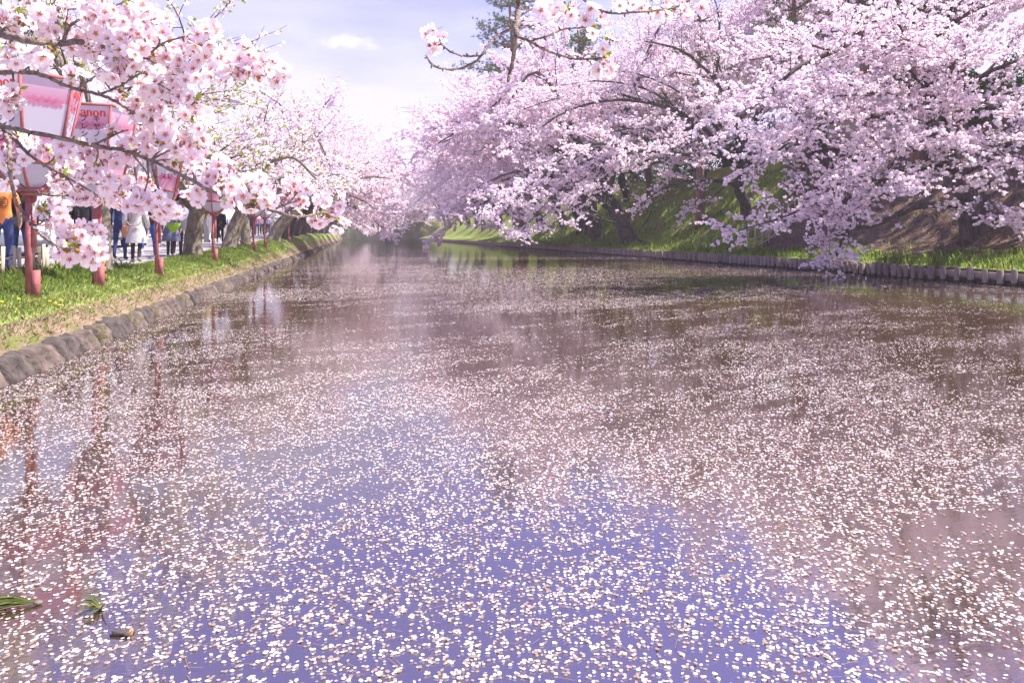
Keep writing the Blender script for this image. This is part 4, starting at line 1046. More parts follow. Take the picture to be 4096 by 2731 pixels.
def person(px, Z, H, label, top, bottom, shoe='shoe_dark', sleeve='long', hair='hair', stride=.0, turn=0.0, coat=None, skirt=None, arm=(0, 0), long_hair=False, world_loc=None, bend=0.0):
    p = P(px, HORIZON, Z); z0 = float(path_z(p[1])) + .025
    root = thing('person', (p[0], p[1], z0), label, 'person', 'people strolling on the footpath', turn)
    k = H / 1.75
    J, E, lab = [], [], []
    def j(x, y, z, r, part): J.append(((x * k, y * k, z * k), (r[0] * k, r[1] * k) if isinstance(r, tuple) else (r * k, r * k))); lab.append(part); return len(J) - 1
    def e(a, b): E.append((a, b))
    pel = j(0, 0, .95, (.15, .105), 'leg'); sp = j(0, 0, 1.12, (.135, .095), 'torso'); ch = j(0, .0, 1.30, (.165, .11), 'torso'); nb = j(0, -.01, 1.46, (.075, .065), 'torso')
    nk = j(0, .0, 1.53, (.052, .052), 'head'); hd = j(0, .02, 1.62, (.074, .088), 'head'); ht = j(0, .012, 1.70, (.058, .072), 'head')
    for a, b in ((pel, sp), (sp, ch), (ch, nb), (nb, nk), (nk, hd), (hd, ht)): e(a, b)
    for s in (-1, 1):
        st = stride * s; sw = -stride * s * .6 + arm[0 if s < 0 else 1]
        hip = j(.09 * s, 0, .88, .092, 'leg')
        kn = j(.095 * s, .16 * st + .04, .50 + abs(min(st, 0)) * .04, .062, 'leg')
        lift = .18 * max(0, -st)
        an = j(.095 * s, .26 * st - .12 * max(0, -st), .10 + lift, .043, 'leg')
        he = j(.095 * s, .26 * st - .12 * max(0, -st) - .02, .05 + lift * 1.2, .044, 'shoe')
        to = j(.105 * s, .26 * st + .15 - .16 * max(0, -st), .04 + lift * .35, .038, 'shoe')
        e(pel, hip); e(hip, kn); e(kn, an); e(an, he); e(he, to)
        sh = j(.18 * s, 0, 1.41, .062, 'torso'); el = j(.235 * s, .20 * sw - .04, 1.13 + abs(sw) * .03, .046, 'sleeve'); wr = j(.245 * s, .38 * sw + .06, .90 + abs(sw) * .08, .033, 'fore'); pa = j(.243 * s, .42 * sw + .075, .835 + abs(sw) * .1, (.022, .038), 'hand')
        e(ch, sh); e(sh, el); e(el, wr); e(wr, pa)
        for q in range(4):
            f1 = j(.243 * s - .004 * s, .42 * sw + .045 + q * .019, .775 + abs(sw) * .1 + (.008 if q in (0, 3) else 0), .0095, 'hand'); f2 = j(.232 * s, .42 * sw + .055 + q * .018, .735 + abs(sw) * .1 + (.014 if q in (0, 3) else 0), .008, 'hand')
            e(pa, f1); e(f1, f2)
        t1 = j(.236 * s, .42 * sw + .118, .82 + abs(sw) * .1, .010, 'hand'); t2 = j(.230 * s, .42 * sw + .128, .785 + abs(sw) * .1, .009, 'hand'); e(pa, t1); e(t1, t2)
    me = skin_mesh(J, E, 'body')
    mats = [MAT['skin'], MAT[top], MAT[bottom], MAT[shoe]]
    for m_ in mats: me.materials.append(m_)
    segs = np.array([[J[a][0], J[b][0]] for a, b in E]); part = []
    for a, b in E:
        la, lb_ = lab[a], lab[b]; part.append(lb_ if lb_ != 'leg' or la == 'leg' else 'leg')
    cen = np.array([q.center[:] for q in me.polygons]); A, B = segs[:, 0], segs[:, 1]; AB = B - A; L2 = (AB ** 2).sum(1) + 1e-9
    tt = np.clip(((cen[:, None] - A) * AB).sum(-1) / L2, 0, 1); dist = np.linalg.norm(cen[:, None] - (A + tt[..., None] * AB), axis=-1); near = dist.argmin(1)
    mp = {'leg': 2, 'torso': 1, 'head': 0, 'sleeve': 1, 'fore': 1 if sleeve == 'long' else 0, 'hand': 0, 'shoe': 3}
    idx = np.array([mp[part[i]] for i in near], np.int32)
    idx[(idx == 2) & (cen[:, 2] > .99 * k)] = 1; idx[(idx == 1) & (np.abs(cen[:, 0]) < .2 * k) & (cen[:, 2] < .93 * k)] = 2
    idx[(idx == 1) & (cen[:, 2] > 1.49 * k)] = 0
    me.polygons.foreach_set('material_index', idx); me.polygons.foreach_set('use_smooth', np.ones(len(me.polygons), bool))
    bo = link_mesh('body', me, root)
    hb = MB(); th = np.linspace(.05, 1.75, 6); a = np.linspace(0, 2 * math.pi, 14, endpoint=False)
    rings = []
    for t_ in th[::-1]:
        ring_ = np.stack([.088 * np.sin(t_) * np.cos(a), .108 * np.sin(t_) * np.sin(a) - .006, 1.645 + .115 * np.cos(t_) - .03 * np.clip(-np.sin(a), 0, 1) * (t_ > 1.2) + .075 * np.clip(np.sin(a), 0, 1) * (t_ > 1.4)], -1); rings.append(ring_)
    if long_hair:
        rings = [np.stack([.085 * np.cos(a), .05 * np.sin(a) - .07, np.full(14, 1.36)], -1), np.stack([.095 * np.cos(a), .07 * np.sin(a) - .05, np.full(14, 1.5)], -1)] + rings
    hb.loft(np.array(rings) * k); hb.obj('hair', hair, root, True)
    fm = MB()
    fm.tube(np.array([[0, .105, 1.645], [0, .125, 1.612]]) * k, np.array([.008, .014]) * k, 5)
    for s in (-1, 1):
        fm.ball(np.array([.03 * s, .10, 1.642]) * k, .009 * k, 6, 4, 1); fm.ball(np.array([.08 * s, .012, 1.625]) * k, .026 * k, 6, 5, 0, (.4, .7, 1.1))
    fm.box(np.array([0, .098, 1.578]) * k, np.array([.042, .012, .009]) * k, mat=2)
    fm.obj('face', ['skin', 'black', 'pink_cloth'], root)
    if coat:
        cm, hem, fl = coat; cb = MB(); a = np.linspace(0, 2 * math.pi, 18, endpoint=False); rr = []
        for z, rx, ry in ((hem, .235 * fl, .19 * fl), (hem + .2, .215 * fl, .17 * fl), (.95, .19, .145), (1.12, .165, .125), (1.3, .185, .13), (1.42, .165, .105), (1.475, .08, .07)):
            w = 1 + .05 * np.sin(a * 5) * (z < .9); rr.append(np.stack([rx * w * np.cos(a), ry * w * np.sin(a), np.full(18, z)], -1))
        cb.loft(np.array(rr) * k, cap=False); cb.obj('coat', cm, root, True)
        for s in (-1, 1):
            i_ = 1 if s > 0 else 0; sw = -stride * s * .6 + arm[i_]
            sl = MB(); sl.tube(np.array([[.16 * s, 0, 1.42], [.2 * s, .06 * sw, 1.3], [.24 * s, .2 * sw - .04, 1.12], [.25 * s, .36 * sw + .05, .92]]) * k, np.array([.08, .078, .066, .058]) * k, 10); sl.obj('sleeve', cm, root, True)
        if cm == 'grey_coat':
            sb = MB(); q = [[.165 * math.cos(t_), -.15 - .012, 1.08 - .13 * math.sin(math.pi * (t_ - math.pi) / math.pi) * 1] for t_ in np.linspace(math.pi, 2 * math.pi, 9)]
            sb.tube(np.array(q) * k, .012, 5); sb.obj('back_belt', 'grey_bag', root, True)
    if skirt:
        sm, hem = skirt; cb = MB(); a = np.linspace(0, 2 * math.pi, 20, endpoint=False); rr = []
        for z, rx, ry in ((hem, .27, .22), (hem + .25, .225, .18), (1.06, .15, .115)):
            w = 1 + .06 * np.sin(a * 7) * (z < .9); rr.append(np.stack([rx * w * np.cos(a), ry * w * np.sin(a), np.full(20, z)], -1))
        cb.loft(np.array(rr) * k, cap=False); cb.obj('skirt', sm, root, True)
    return root, np.array([p[0], p[1], z0]), k
pr, loc, k = person(2, 12.0, 1.76, 'man in an orange t-shirt with a round back print behind the bamboo fence', 'orange_cloth', 'denim', sleeve='short', stride=.1, turn=R(20), arm=(.3, .3))
mb = MB(); a = np.linspace(0, 6.283, 22, endpoint=False)
mb.loft(np.array([np.stack([.095 * np.cos(a), np.full(22, -.118), 1.25 + .105 * np.sin(a)], -1), np.stack([.085 * np.cos(a), np.full(22, -.122), 1.25 + .095 * np.sin(a)], -1)]), cap=False)
for q in range(5): mb.box((0, -.119, 1.19 + q * .032), (.13, .006, .014))
mb.obj('back_print', 'dark_brown', pr)
person(20, 12.7, 1.72, 'person in a loose black shirt and dark jeans beside the orange t-shirt', 'black_cloth', 'denim', stride=.2, coat=('black_cloth', .82, 1.05), long_hair=True)
person(66, 15.6, 1.68, 'person in a black top half hidden behind the second lantern', 'black_cloth', 'black_cloth', stride=.2, coat=('black_cloth', .8, 1.0))
person(84, 17.6, 1.7, 'person all in black beyond the second lantern post', 'black_cloth', 'black_cloth', stride=-.3, coat=('black_cloth', .75, 1.0))
person(120, 18.4, 1.76, 'man in a navy jacket and navy trousers to the side of the grey coat', 'navy_cloth', 'navy_cloth', stride=.35)
pr, loc, k = person(136, 16.9, 1.66, 'woman in a light grey belted coat walking away on the path', 'grey_coat', 'dark_brown', shoe='shoe_grey', stride=-.25, coat=('grey_coat', .52, 1.05), long_hair=True)
person(149, 18.6, 1.7, 'walker in bright blue jeans lifting a pale sneaker', 'dark_brown', 'bright_jeans', shoe='white_cloth', stride=.95)
pr6, loc6, k6 = person(171, 19.4, 1.6, 'woman in a dotted navy dress and dark leggings by the third lantern', 'dotted_navy', 'dark_brown', shoe='shoe_grey', stride=-.2, skirt=('dotted_navy', .52), long_hair=True)
person(176.5, 20.6, 1.78, 'dark-haired man in a brown plaid shirt next to the forked tree', 'plaid', 'dark_brown', stride=.3)
person(184.5, 22.6, 1.74, 'person in a pale denim jacket half hidden by the forked tree', 'pale_denim', 'dark_brown', stride=.2, coat=('pale_denim', .7, 1.0))
person(220, 33, 1.72, 'person in a black hooded jacket and black trousers past the fourth lantern', 'black_cloth', 'black_cloth', shoe='white_cloth', stride=.45, coat=('black_cloth', .78, 1.0))
person(212, 35, 1.66, 'person in pale trousers beside the black hooded jacket', 'white_cloth', 'white_cloth', stride=.3)
person(238, 36, 1.68, 'person in white trousers between two leaning trunks', 'black_cloth', 'white_cloth', stride=.3)
person(257, 56, 1.7, 'distant walker in blue jeans and a pink top', 'pink_cloth', 'bright_jeans', stride=.3)
person(262, 60, 1.72, 'distant walker in a white shirt and dark trousers', 'white_cloth', 'black_cloth', stride=.2)
person(251, 48, 1.72, 'distant walker in dark clothes beside the fifth lantern post', 'navy_cloth', 'black_cloth', stride=-.3)
person(268, 66, 1.72, 'farthest walker on the path in a pale jacket', 'pale_denim', 'navy_cloth', stride=.2)
# bags carried by the walkers
def bag(name, label, c, size, mat, strap_to=None, flap=False):
    root = thing(name, c, label, 'bag'); a = np.linspace(0, 6.283, 14, endpoint=False); mb = MB(); rr = []
    for z, f in ((-.5, .55), (-.4, .85), (-.1, 1.0), (.25, .95), (.45, .82), (.5, .6)) if not flap else ((-.5, .12), (-.42, .34), (-.25, .62), (0, .85), (.22, 1.0), (.26, .96)):
        rr.append(np.stack([size[0] / 2 * f * np.cos(a), size[1] / 2 * f * np.sin(a), np.full(14, z * size[2])], -1))
    mb.loft(rr); mb.obj('pouch', mat, root, True)
    if strap_to is not None:
        d = np.asarray(strap_to) - np.asarray(c); s = MB(); s.tube(smooth([[size[0] * .3, 0, size[2] * .45], d * .5 + [.02, -.05, 0], d], 8), .012, 5); s.obj('strap', mat, root, True)
    return root
bp_ = P(126.5, 231, 16.8); bag('shoulder_bag', 'tan leather shoulder bag on the hip of the grey coat', bp_, (.22, .14, .30), 'tan_leather', P(137, 195, 16.75))
bp_ = P(173.5, 226, 19.12); bag('sling_bag', 'lime green sling bag across the dotted navy dress', bp_, (.38, .08, .34), 'lime', P(178, 205, 19.2), flap=True)
bp_ = P(182.5, 223, 20.4); bag('tote_bag', 'grey tote bag hanging beside the plaid shirt', bp_, (.22, .16, .42), 'grey_bag', P(179, 208, 20.5))

# ------------------------------------------------------------------ sluice and small things at the far end
p = P(385.5, HORIZON, 209); root = thing('sluice_gate', (p[0], 202.6, 0), 'dark sluice post and gate frame in the far embankment', 'sluice gate')
mb = MB(); mb.box((0, 0, 2.9), (.9, 1.0, 6.2)); mb.obj('post', 'bark', root)
mb = MB(); mb.box((.9, -.1, 1.4), (2.6, .9, 3.4)); mb.obj('gate', 'wet_log', root)
mb = MB(); mb.box((.9, -.2, 3.2), (3.2, 1.1, .3)); mb.obj('beam', 'concrete', root)

# ------------------------------------------------------------------ grass
def blades(name, X, Y, Zs, h, w, mats, probs, lean=.45, label=None, parent=None):
    n = len(X); a = rng.uniform(0, 6.283, n); d = np.stack([np.cos(a), np.sin(a), np.zeros(n)], -1); s = np.stack([-np.sin(a), np.cos(a), np.zeros(n)], -1)
    b = np.stack([X, Y, Zs - .01], -1); h = np.asarray(h)[:, None]; ln = rng.uniform(.1, lean, n)[:, None]; w = np.asarray(w)
    w = np.broadcast_to(w, (n,))[:, None]
    mid = b + d * h * ln * .35 + UP * h * .6; tip = b + d * h * ln * 1.3 + UP * h * 1.0
    V = np.stack([b - s * w, b + s * w, mid + s * w * .7, tip, mid - s * w * .7], 1).reshape(-1, 3); i = np.arange(n)[:, None] * 5
    mi = rng.choice(len(mats), n, p=probs).astype(np.int32)
    mb = MB(); mb.add(V, np.concatenate([i, i + 1, i + 2, i + 3, i + 4], 1), mi)
    o = mb.obj(name, list(mats)); tag(o, label, None, kind='stuff'); return o
N = 60000
Z_ = 6 + 38 * rng.random(N) ** 2.1
d = rng.uniform(.33, 2.4, N); Yv = Z_ * .97; X = XL - d
keep = (d < path_edge(Yv) - .03) & ~((d < .55) & (rng.random(N) < .72))
X, Yv, d = X[keep], Yv[keep], d[keep]
tall = np.clip((d - 1.25) / .5, 0, 1) * (Yv < 17) * rng.random(len(X))
hh = rng.uniform(.035, .085, len(X)) * np.clip(.6 + d * .5, .6, 1.2) + tall * rng.uniform(0, .24, len(X)) + .03 * (Yv > 20)
blades('grass_blades', X, Yv, left_z(X, Yv), hh, .003 + .00022 * Yv, ('grass_a', 'grass_b', 'grass_dry', 'grass_dark'), [.42, .36, .12, .10], label='short sunlit grass on the footpath bank')
N = 34000
Yv = 14 + 90 * rng.random(N) ** 1.5; X = 18.05 + 9.0 * rng.random(N) ** 1.35
bare = (Yv + .9 * np.sin(X * 1.3) + 1.3 * np.sin(X * .37 + Yv * .5) < 31.5 + (X - 20) * .9) & (X > 19.9 + .35 * np.sin(Yv * .8))
keep = ~(bare & (rng.random(N) > .05)); X, Yv = X[keep], Yv[keep]
tuft = (np.sin(X * 3.3 + Yv * 1.9) * np.sin(Yv * 1.1 - X * .7) > .3)
hh = rng.uniform(.08, .2, len(X)) + tuft * rng.uniform(0, .22, len(X)) + .05
blades('slope_grass_blades', X, Yv, right_z(X, Yv), hh, .008 + .00035 * Yv, ('grass_a', 'grass_b', 'grass_dark', 'grass_dry'), [.46, .32, .14, .08], label='tufted grass on the embankment foot and slope')
N = 9000
Yv = 5 + 32 * rng.random(N) ** 1.6; dd = .2 + .55 * rng.random(N) ** .8; X = XL - dd
blades('dry_grass', X, Yv, left_z(X, Yv) - .045 * np.clip((.45 - dd) / .25, 0, 1), rng.uniform(.02, .06, N), .003 + .0002 * Yv, ('grass_dry', 'grass_b', 'bark_left'), [.62, .26, .12], lean=1.6, label='dry straw and thin grass on the earth edge above the stones')
# dry twigs and litter on the bare earth
N = 14000
Yv = rng.uniform(14, 36, N); X = rng.uniform(20, 28.5, N); a = rng.uniform(0, 6.283, N); L = rng.uniform(.06, .3, N)
b = np.stack([X, Yv, right_z(X, Yv) + .015], -1); d2 = np.stack([np.cos(a) * L, np.sin(a) * L, np.zeros(N)], -1); e2 = b + d2; e2[:, 2] = right_z(e2[:, 0], e2[:, 1]) + rng.uniform(.0, .06, N)
s = np.stack([-np.sin(a), np.cos(a), np.zeros(N)], -1) * .008
mb = MB(); mb.add(np.stack([b - s, b + s, e2 + s, e2 - s], 1).reshape(-1, 3), np.arange(N * 4).reshape(-1, 4), rng.choice(2, N))
tag(mb.obj('twig_litter', ['grass_dry', 'bark_left']), 'dry twigs and stalks scattered over the bare brown slope', kind='stuff')
# dandelions
for i, (px, py) in enumerate([(49, 305), (55, 307), (61, 304), (59, 309), (18, 303), (50, 277), (1, 306)]):
    b = hit_left(px, py)
    root = thing('dandelion', b, ['upper left dandelion of the group of four below the nearest lantern', 'lower left dandelion of the group of four below the nearest lantern', 'upper right dandelion of the group of four below the nearest lantern', 'lower right dandelion of the group of four below the nearest lantern', 'single dandelion midway between the group of four and the picture edge', 'lone yellow dandelion in the tall grass beside the nearest lantern post', 'dandelion in the grass at the very left picture edge'][i], 'flower', 'dandelions in the grass')
    mb = MB(); mb.tube([[0, 0, -.01], [.005, 0, .05]], .003, 4); mb.obj('stem', 'grass_a', root)
    mb = MB(); mb.ball((.005, 0, .056), .024, 10, 5, squash=(1, 1, .45)); mb.obj('flower_head', 'dandelion', root)

# ------------------------------------------------------------------ petals floating on the water
def flakes(name, X, Y, size, mats, probs, label, z=.004, sides=6, tilt=.05):
    n = len(X); a = rng.uniform(0, 6.283, n); k = np.arange(sides) / sides * 2 * math.pi
    asp = rng.uniform(.6, .95, n)
    r = size[:, None] * (1 + rng.normal(size=(n, sides)) * .10)
    lx = r * np.cos(k)[None]; ly = r * np.sin(k)[None] * asp[:, None]
    x = lx * np.cos(a)[:, None] - ly * np.sin(a)[:, None]; y = lx * np.sin(a)[:, None] + ly * np.cos(a)[:, None]
    tx, ty = rng.normal(size=(2, n)) * tilt
    zz = z + np.abs(tx * size + ty * size)[:, None] * .5 + tx[:, None] * x + ty[:, None] * y + rng.uniform(0, .002, n)[:, None]
    V = np.stack([X[:, None] + x, Y[:, None] + y, np.maximum(zz, .0015)], -1).reshape(-1, 3)
    mb = MB(); mb.add(V, np.arange(n * sides).reshape(n, sides), rng.choice(len(mats), n, p=probs).astype(np.int32))
    return tag(mb.obj(name, list(mats)), label, kind='stuff')
_lat = np.random.default_rng(5).random((256, 256))
def vnoise(x, y):
    """smooth value noise"""
    i, j = np.floor(x).astype(int), np.floor(y).astype(int); f, g_ = x - i, y - j
    f = f * f * (3 - 2 * f); g_ = g_ * g_ * (3 - 2 * g_)
    L = lambda a, b: _lat[a % 256, b % 256]
    return (L(i, j) * (1 - f) + L(i + 1, j) * f) * (1 - g_) + (L(i, j + 1) * (1 - f) + L(i + 1, j + 1) * f) * g_
def drift(x, y):
    """patchiness of the drifting petals: broad lanes, streaks across, small rafts"""
    u, w = x * .93 + y * .36, y * .93 - x * .36
    v = .40 * vnoise(u * .22 + 9, w * .35 + 3) + .30 * vnoise(u * .8, w * 1.9 + 40) + .30 * vnoise(u * 2.6 + 17, w * 6.5)
    return np.clip((v - .35) * 4.2, .07, 1.3) / 1.3
def scatter(n, z0, z1, power=1.0):
    Z = np.sqrt(rng.uniform(z0 ** 2, z1 ** 2, n)); px = rng.uniform(-40, 1064, n)
    pts = CAM + FWD * Z[:, None] + RGT * ((px - 512) / F * Z)[:, None]
    x, y = pts[:, 0], pts[:, 1]; k = (x > XL + .06) & (x < XR - .12) & (rng.random(n) < drift(x, y))
    return x[k], y[k]
FM = ('float_white', 'float_cream', 'float_pink')
psize = lambda Z: 1 + .065 * np.clip(Z - 5, 0, 200)
Zg = np.linspace(1.7, 100, 4000); pdf = 1.54 * Zg * 1750 / psize(Zg) ** 2 * np.interp(Zg, [0, 14, 26, 38, 60, 100], [1, .95, .6, .22, .05, .02])
cdf = np.cumsum(pdf) * (Zg[1] - Zg[0]); NP = int(cdf[-1])
Zp = np.interp(rng.uniform(0, cdf[-1], NP), cdf, Zg); pxp = rng.uniform(-40, 1064, NP)
pts = CAM + FWD * Zp[:, None] + RGT * ((pxp - 512) / F * Zp)[:, None]
x, y = pts[:, 0], pts[:, 1]
k = (x > XL + .06) & (x < XR - .12) & (rng.random(NP) < drift(x, y)) & (rng.random(NP) < np.interp(x / (.25 * y + 12), [-1, .35, .7, 1.1], [1, 1, .6, .25]))
x, y, Zp = x[k], y[k], Zp[k]
# the carpet goes on beside the picture
ne = 60000; Ze = np.sqrt(rng.uniform(2.0, 14.0 ** 2, ne)); pe = np.where(rng.random(ne) < .68, rng.uniform(1064, 1600, ne), rng.uniform(-300, -40, ne))
pt2 = CAM + FWD * Ze[:, None] + RGT * ((pe - 512) / F * Ze)[:, None]; xe_, ye_ = pt2[:, 0], pt2[:, 1]
k = (xe_ > XL + .06) & (xe_ < XR - .12) & (rng.random(ne) < drift(xe_, ye_)); x = np.concatenate([x, xe_[k]]); y = np.concatenate([y, ye_[k]]); Zp = np.concatenate([Zp, Ze[k]])
cl = rng.integers(0, len(x), len(x) // 3); sc_ = psize(Zp[cl])
x = np.concatenate([x, x[cl] + rng.normal(size=len(cl)) * .013 * sc_]); y = np.concatenate([y, y[cl] + rng.normal(size=len(cl)) * .010 * sc_]); Zp = np.concatenate([Zp, Zp[cl]])
sz = rng.uniform(.0050, .0094, len(x)) * psize(Zp)
for nm, z0, z1, sd, lb in (('floating_petals', 0, 8, 5, 'white and cream cherry petals floating over the near water'), ('floating_petals', 8, 30, 4, 'petals floating thickly over the middle water'), ('floating_petals', 30, 200, 4, 'petals dotting the distant water')):
    q = (Zp >= z0) & (Zp < z1); flakes(nm, x[q], y[q], sz[q], FM, [.46, .36, .18], lb, sides=sd)
# petals fallen on the bank and the path
n = 5000; Yb = 5 + 34 * rng.random(n) ** 1.5; Xb = XL - .2 - 3.6 * rng.random(n); db = XL - Xb
zb_ = np.where(db > path_edge(Yb), path_z(Yb) + .032, left_z(Xb, Yb) + .03)
a = rng.uniform(0, 6.283, n); kk = np.arange(5) / 5 * 6.283; rr_ = rng.uniform(.006, .011, n)[:, None]
V = np.stack([Xb[:, None] + rr_ * np.cos(a[:, None] + kk), Yb[:, None] + rr_ * np.sin(a[:, None] + kk) * .8, zb_[:, None] + .3 * rr_ * np.cos(kk)[None] * rng.normal(size=(n, 1))], -1).reshape(-1, 3)
mb = MB(); mb.add(V, np.arange(n * 5).reshape(n, 5), rng.choice(3, n).astype(np.int32)); tag(mb.obj('fallen_petals', list(FM)), 'cherry petals fallen on the grass and the footpath', kind='stuff')
# loose pine needles on the water
n = 700; x, y = scatter(2400, 1.8, 7.5); n = len(x); a = rng.uniform(0, 6.283, n); L = rng.uniform(.03, .075, n)
d2 = np.stack([np.cos(a) * L, np.sin(a) * L, np.zeros(n)], -1); s = np.stack([-np.sin(a), np.cos(a), np.zeros(n)], -1) * .0008; b = np.stack([x, y, np.full(n, .0065)], -1)
mb = MB(); mb.add(np.stack([b - s, b + s, b + d2 + s, b + d2 - s], 1).reshape(-1, 3), np.arange(n * 4).reshape(-1, 4), 0)
nmat('dead_needle', (.24, .13, .07), .8)
tag(mb.obj('fallen_needles', 'dead_needle'), 'brown pine needles adrift among the petals', kind='stuff')
# green pine sprigs and a chip of bark afloat
def sprig(px, py, n, L, az, label, up=.25, spread=.16):
    c = on_water(px, py); root = thing('pine_sprig', (c[0], c[1], .004), label, 'pine sprig', 'pine sprigs afloat')
    mb = MB()
    for i in range(n):
        a = az + rng.normal() * spread; l = L * rng.uniform(.6, 1.05); e = rng.uniform(.0, up)
        q = np.array([[0, 0, .003], [math.cos(a) * l * .5, math.sin(a) * l * .5, .006 + e * l * .7], [math.cos(a + .05) * l, math.sin(a + .05) * l, .006 + e * l * .8]]); mb.tube(q, np.array([.0022, .0018, .0007]), 4, caps=False, mat=i % 2)
    mb.obj('needles', ['sprig_green', 'sprig_yellow'], root)
    mb = MB(); mb.ball((0, 0, .006), .012, 8, 5, squash=(1.6, 1, .7)); mb.obj('stem', 'bark_left', root)
petal_mat('sprig_green', (.09, .13, .035), .3); petal_mat('sprig_yellow', (.19, .19, .06), .3)
sprig(38, 604, 46, .20, math.pi - TH * 0 + .05, 'large green pine sprig floating near the lower corner')
sprig(101, 609, 26, .085, math.pi + .5, 'small pine sprig with fanned needles floating beside the large one', up=.9, spread=1.0)
c = on_water(121, 634)
root = thing('bark_chip', (c[0], c[1], .0), 'short chip of orange-brown bark afloat near the pine sprigs', 'bark', rz=-.2)
mb = MB(); a = np.linspace(0, 6.283, 9, endpoint=False); rr = []
for i, x_ in enumerate(np.linspace(-.036, .036, 6)):
    r_ = (.008 + .010 * i / 5) * (1 + rng.normal(size=9) * .28); rr.append(np.stack([np.full(9, x_) + rng.normal(size=9) * .005, r_ * np.cos(a), .006 + r_ * np.sin(a) * .65], -1))
mb.loft(rr); mb.obj('chip', 'bark', root)
nmat('raw_wood', (.55, .27, .11), .8, rgb2=(.42, .19, .08), scale=60)
mb = MB(); mb.ball((.036, 0, .009), .0165, 8, 5, squash=(.35, 1, .9)); mb.obj('broken_end', 'raw_wood', root)

# ------------------------------------------------------------------ blossom branches close to the camera
def flower_mesh(seed, mat):
    rg = np.random.default_rng(seed); mb = MB(); Rf = .0178
    cup = rg.uniform(.15, .75)
    for q in range(5):
        a = R(72 * q) + rg.normal() * .08; c_, s_ = math.cos(a), math.sin(a); tw = rg.normal() * .12; cp = cup + rg.normal() * .12
        prof = [(.05, .03), (.35, .29), (.66, .43), (.90, .34), (1.0, .13), (.92, 0)]
        up_ = [(r, w) for r, w in prof]; lo = [(r, -w) for r, w in prof[:-1]][::-1]
        pts = []
        for r, w in up_ + lo:
            z = cp * r ** 1.6 * .62 + .34 * w * w + tw * w
            rr = r * math.sqrt(max(.1, 1 - (cp * .55) ** 2 * .5)); pts.append([(rr * c_ - w * s_) * Rf, (rr * s_ + w * c_) * Rf, z * Rf])
        k = len(pts); ctr = [(.5 * c_) * Rf, .5 * s_ * Rf, (cp * .5 ** 1.6 * .62 - .03) * Rf]
        V = pts + [ctr]; mb.add(V, [[i, (i + 1) % k, k] for i in range(k)], 0)
        # deep pink heart at the root of each petal
        h = [[(r * c_ - w * s_) * Rf, (r * s_ + w * c_) * Rf, (cp * r ** 1.6 * .62 + .035) * Rf] for r, w in ((0, 0), (.16, .085), (.40, 0), (.16, -.085))]
        mb.add(h, [0, 1, 2, 3], 1)
        for dd in (-.3, .3):
            aa_ = a + R(36) + dd; L = .42 * Rf * rg.uniform(.8, 1.1); d_ = np.array([math.cos(aa_) * .6, math.sin(aa_) * .6, .9]); o_ = d_ / np.linalg.norm(d_) * L
            s2 = np.array([-math.sin(aa_), math.cos(aa_), 0]) * .035 * Rf
            mb.add([[0, 0, .02 * Rf], o_ - s2, o_ * 1.1, o_ + s2], [0, 1, 2, 3], 2)
    mb.tube([[0, 0, .0005], [.0004, 0, -.006]], np.array([.0022, .0014]), 5, 3)
    mb.tube(smooth([[.0004, 0, -.006], [.001, .001, -.018], [.002, .004, -.030]], 4), .0006, 3, 4, caps=False)
    return mb.mesh('flower', [mat, 'flower_heart', 'stamen', 'calyx', 'stalk'], True)
FLW = [flower_mesh(700 + i, 'near_petal' if i % 3 else 'near_petal_pink') for i in range(9)]
def leaf_mesh(seed):
    rg = np.random.default_rng(seed); mb = MB()
    for q in range(3):
        a = q * 2.1 + rg.normal() * .4; L = rg.uniform(.012, .022); d_ = np.array([math.cos(a) * .6, math.sin(a) * .6, .8]); s2 = np.array([-math.sin(a), math.cos(a), 0]) * L * .22
        mb.add([[0, 0, 0], d_ * L * .5 + s2, d_ * L, d_ * L * .5 - s2], [[0, 1, 2, 3]], 0)
    return mb.mesh('young_leaf', 'young_leaf')
def bud_mesh(seed):
    rg = np.random.default_rng(seed); mb = MB()
    for q in range(6):
        a = q * 1.05 + rg.normal() * .2; L = rg.uniform(.005, .009); d_ = np.array([math.cos(a) * .7, math.sin(a) * .7, .7]); s2 = np.array([-math.sin(a), math.cos(a), 0]) * L * .4
        mb.add([[0, 0, 0], d_ * L * .6 + s2, d_ * L, d_ * L * .6 - s2], [[0, 1, 2, 3]], 0)
    mb.ball((0, 0, .001), .0035, 6, 4)
    return mb.mesh('bud_scales', 'bud_scale')
LEAF = [leaf_mesh(i) for i in range(4)]; BUD = [bud_mesh(i) for i in range(3)]
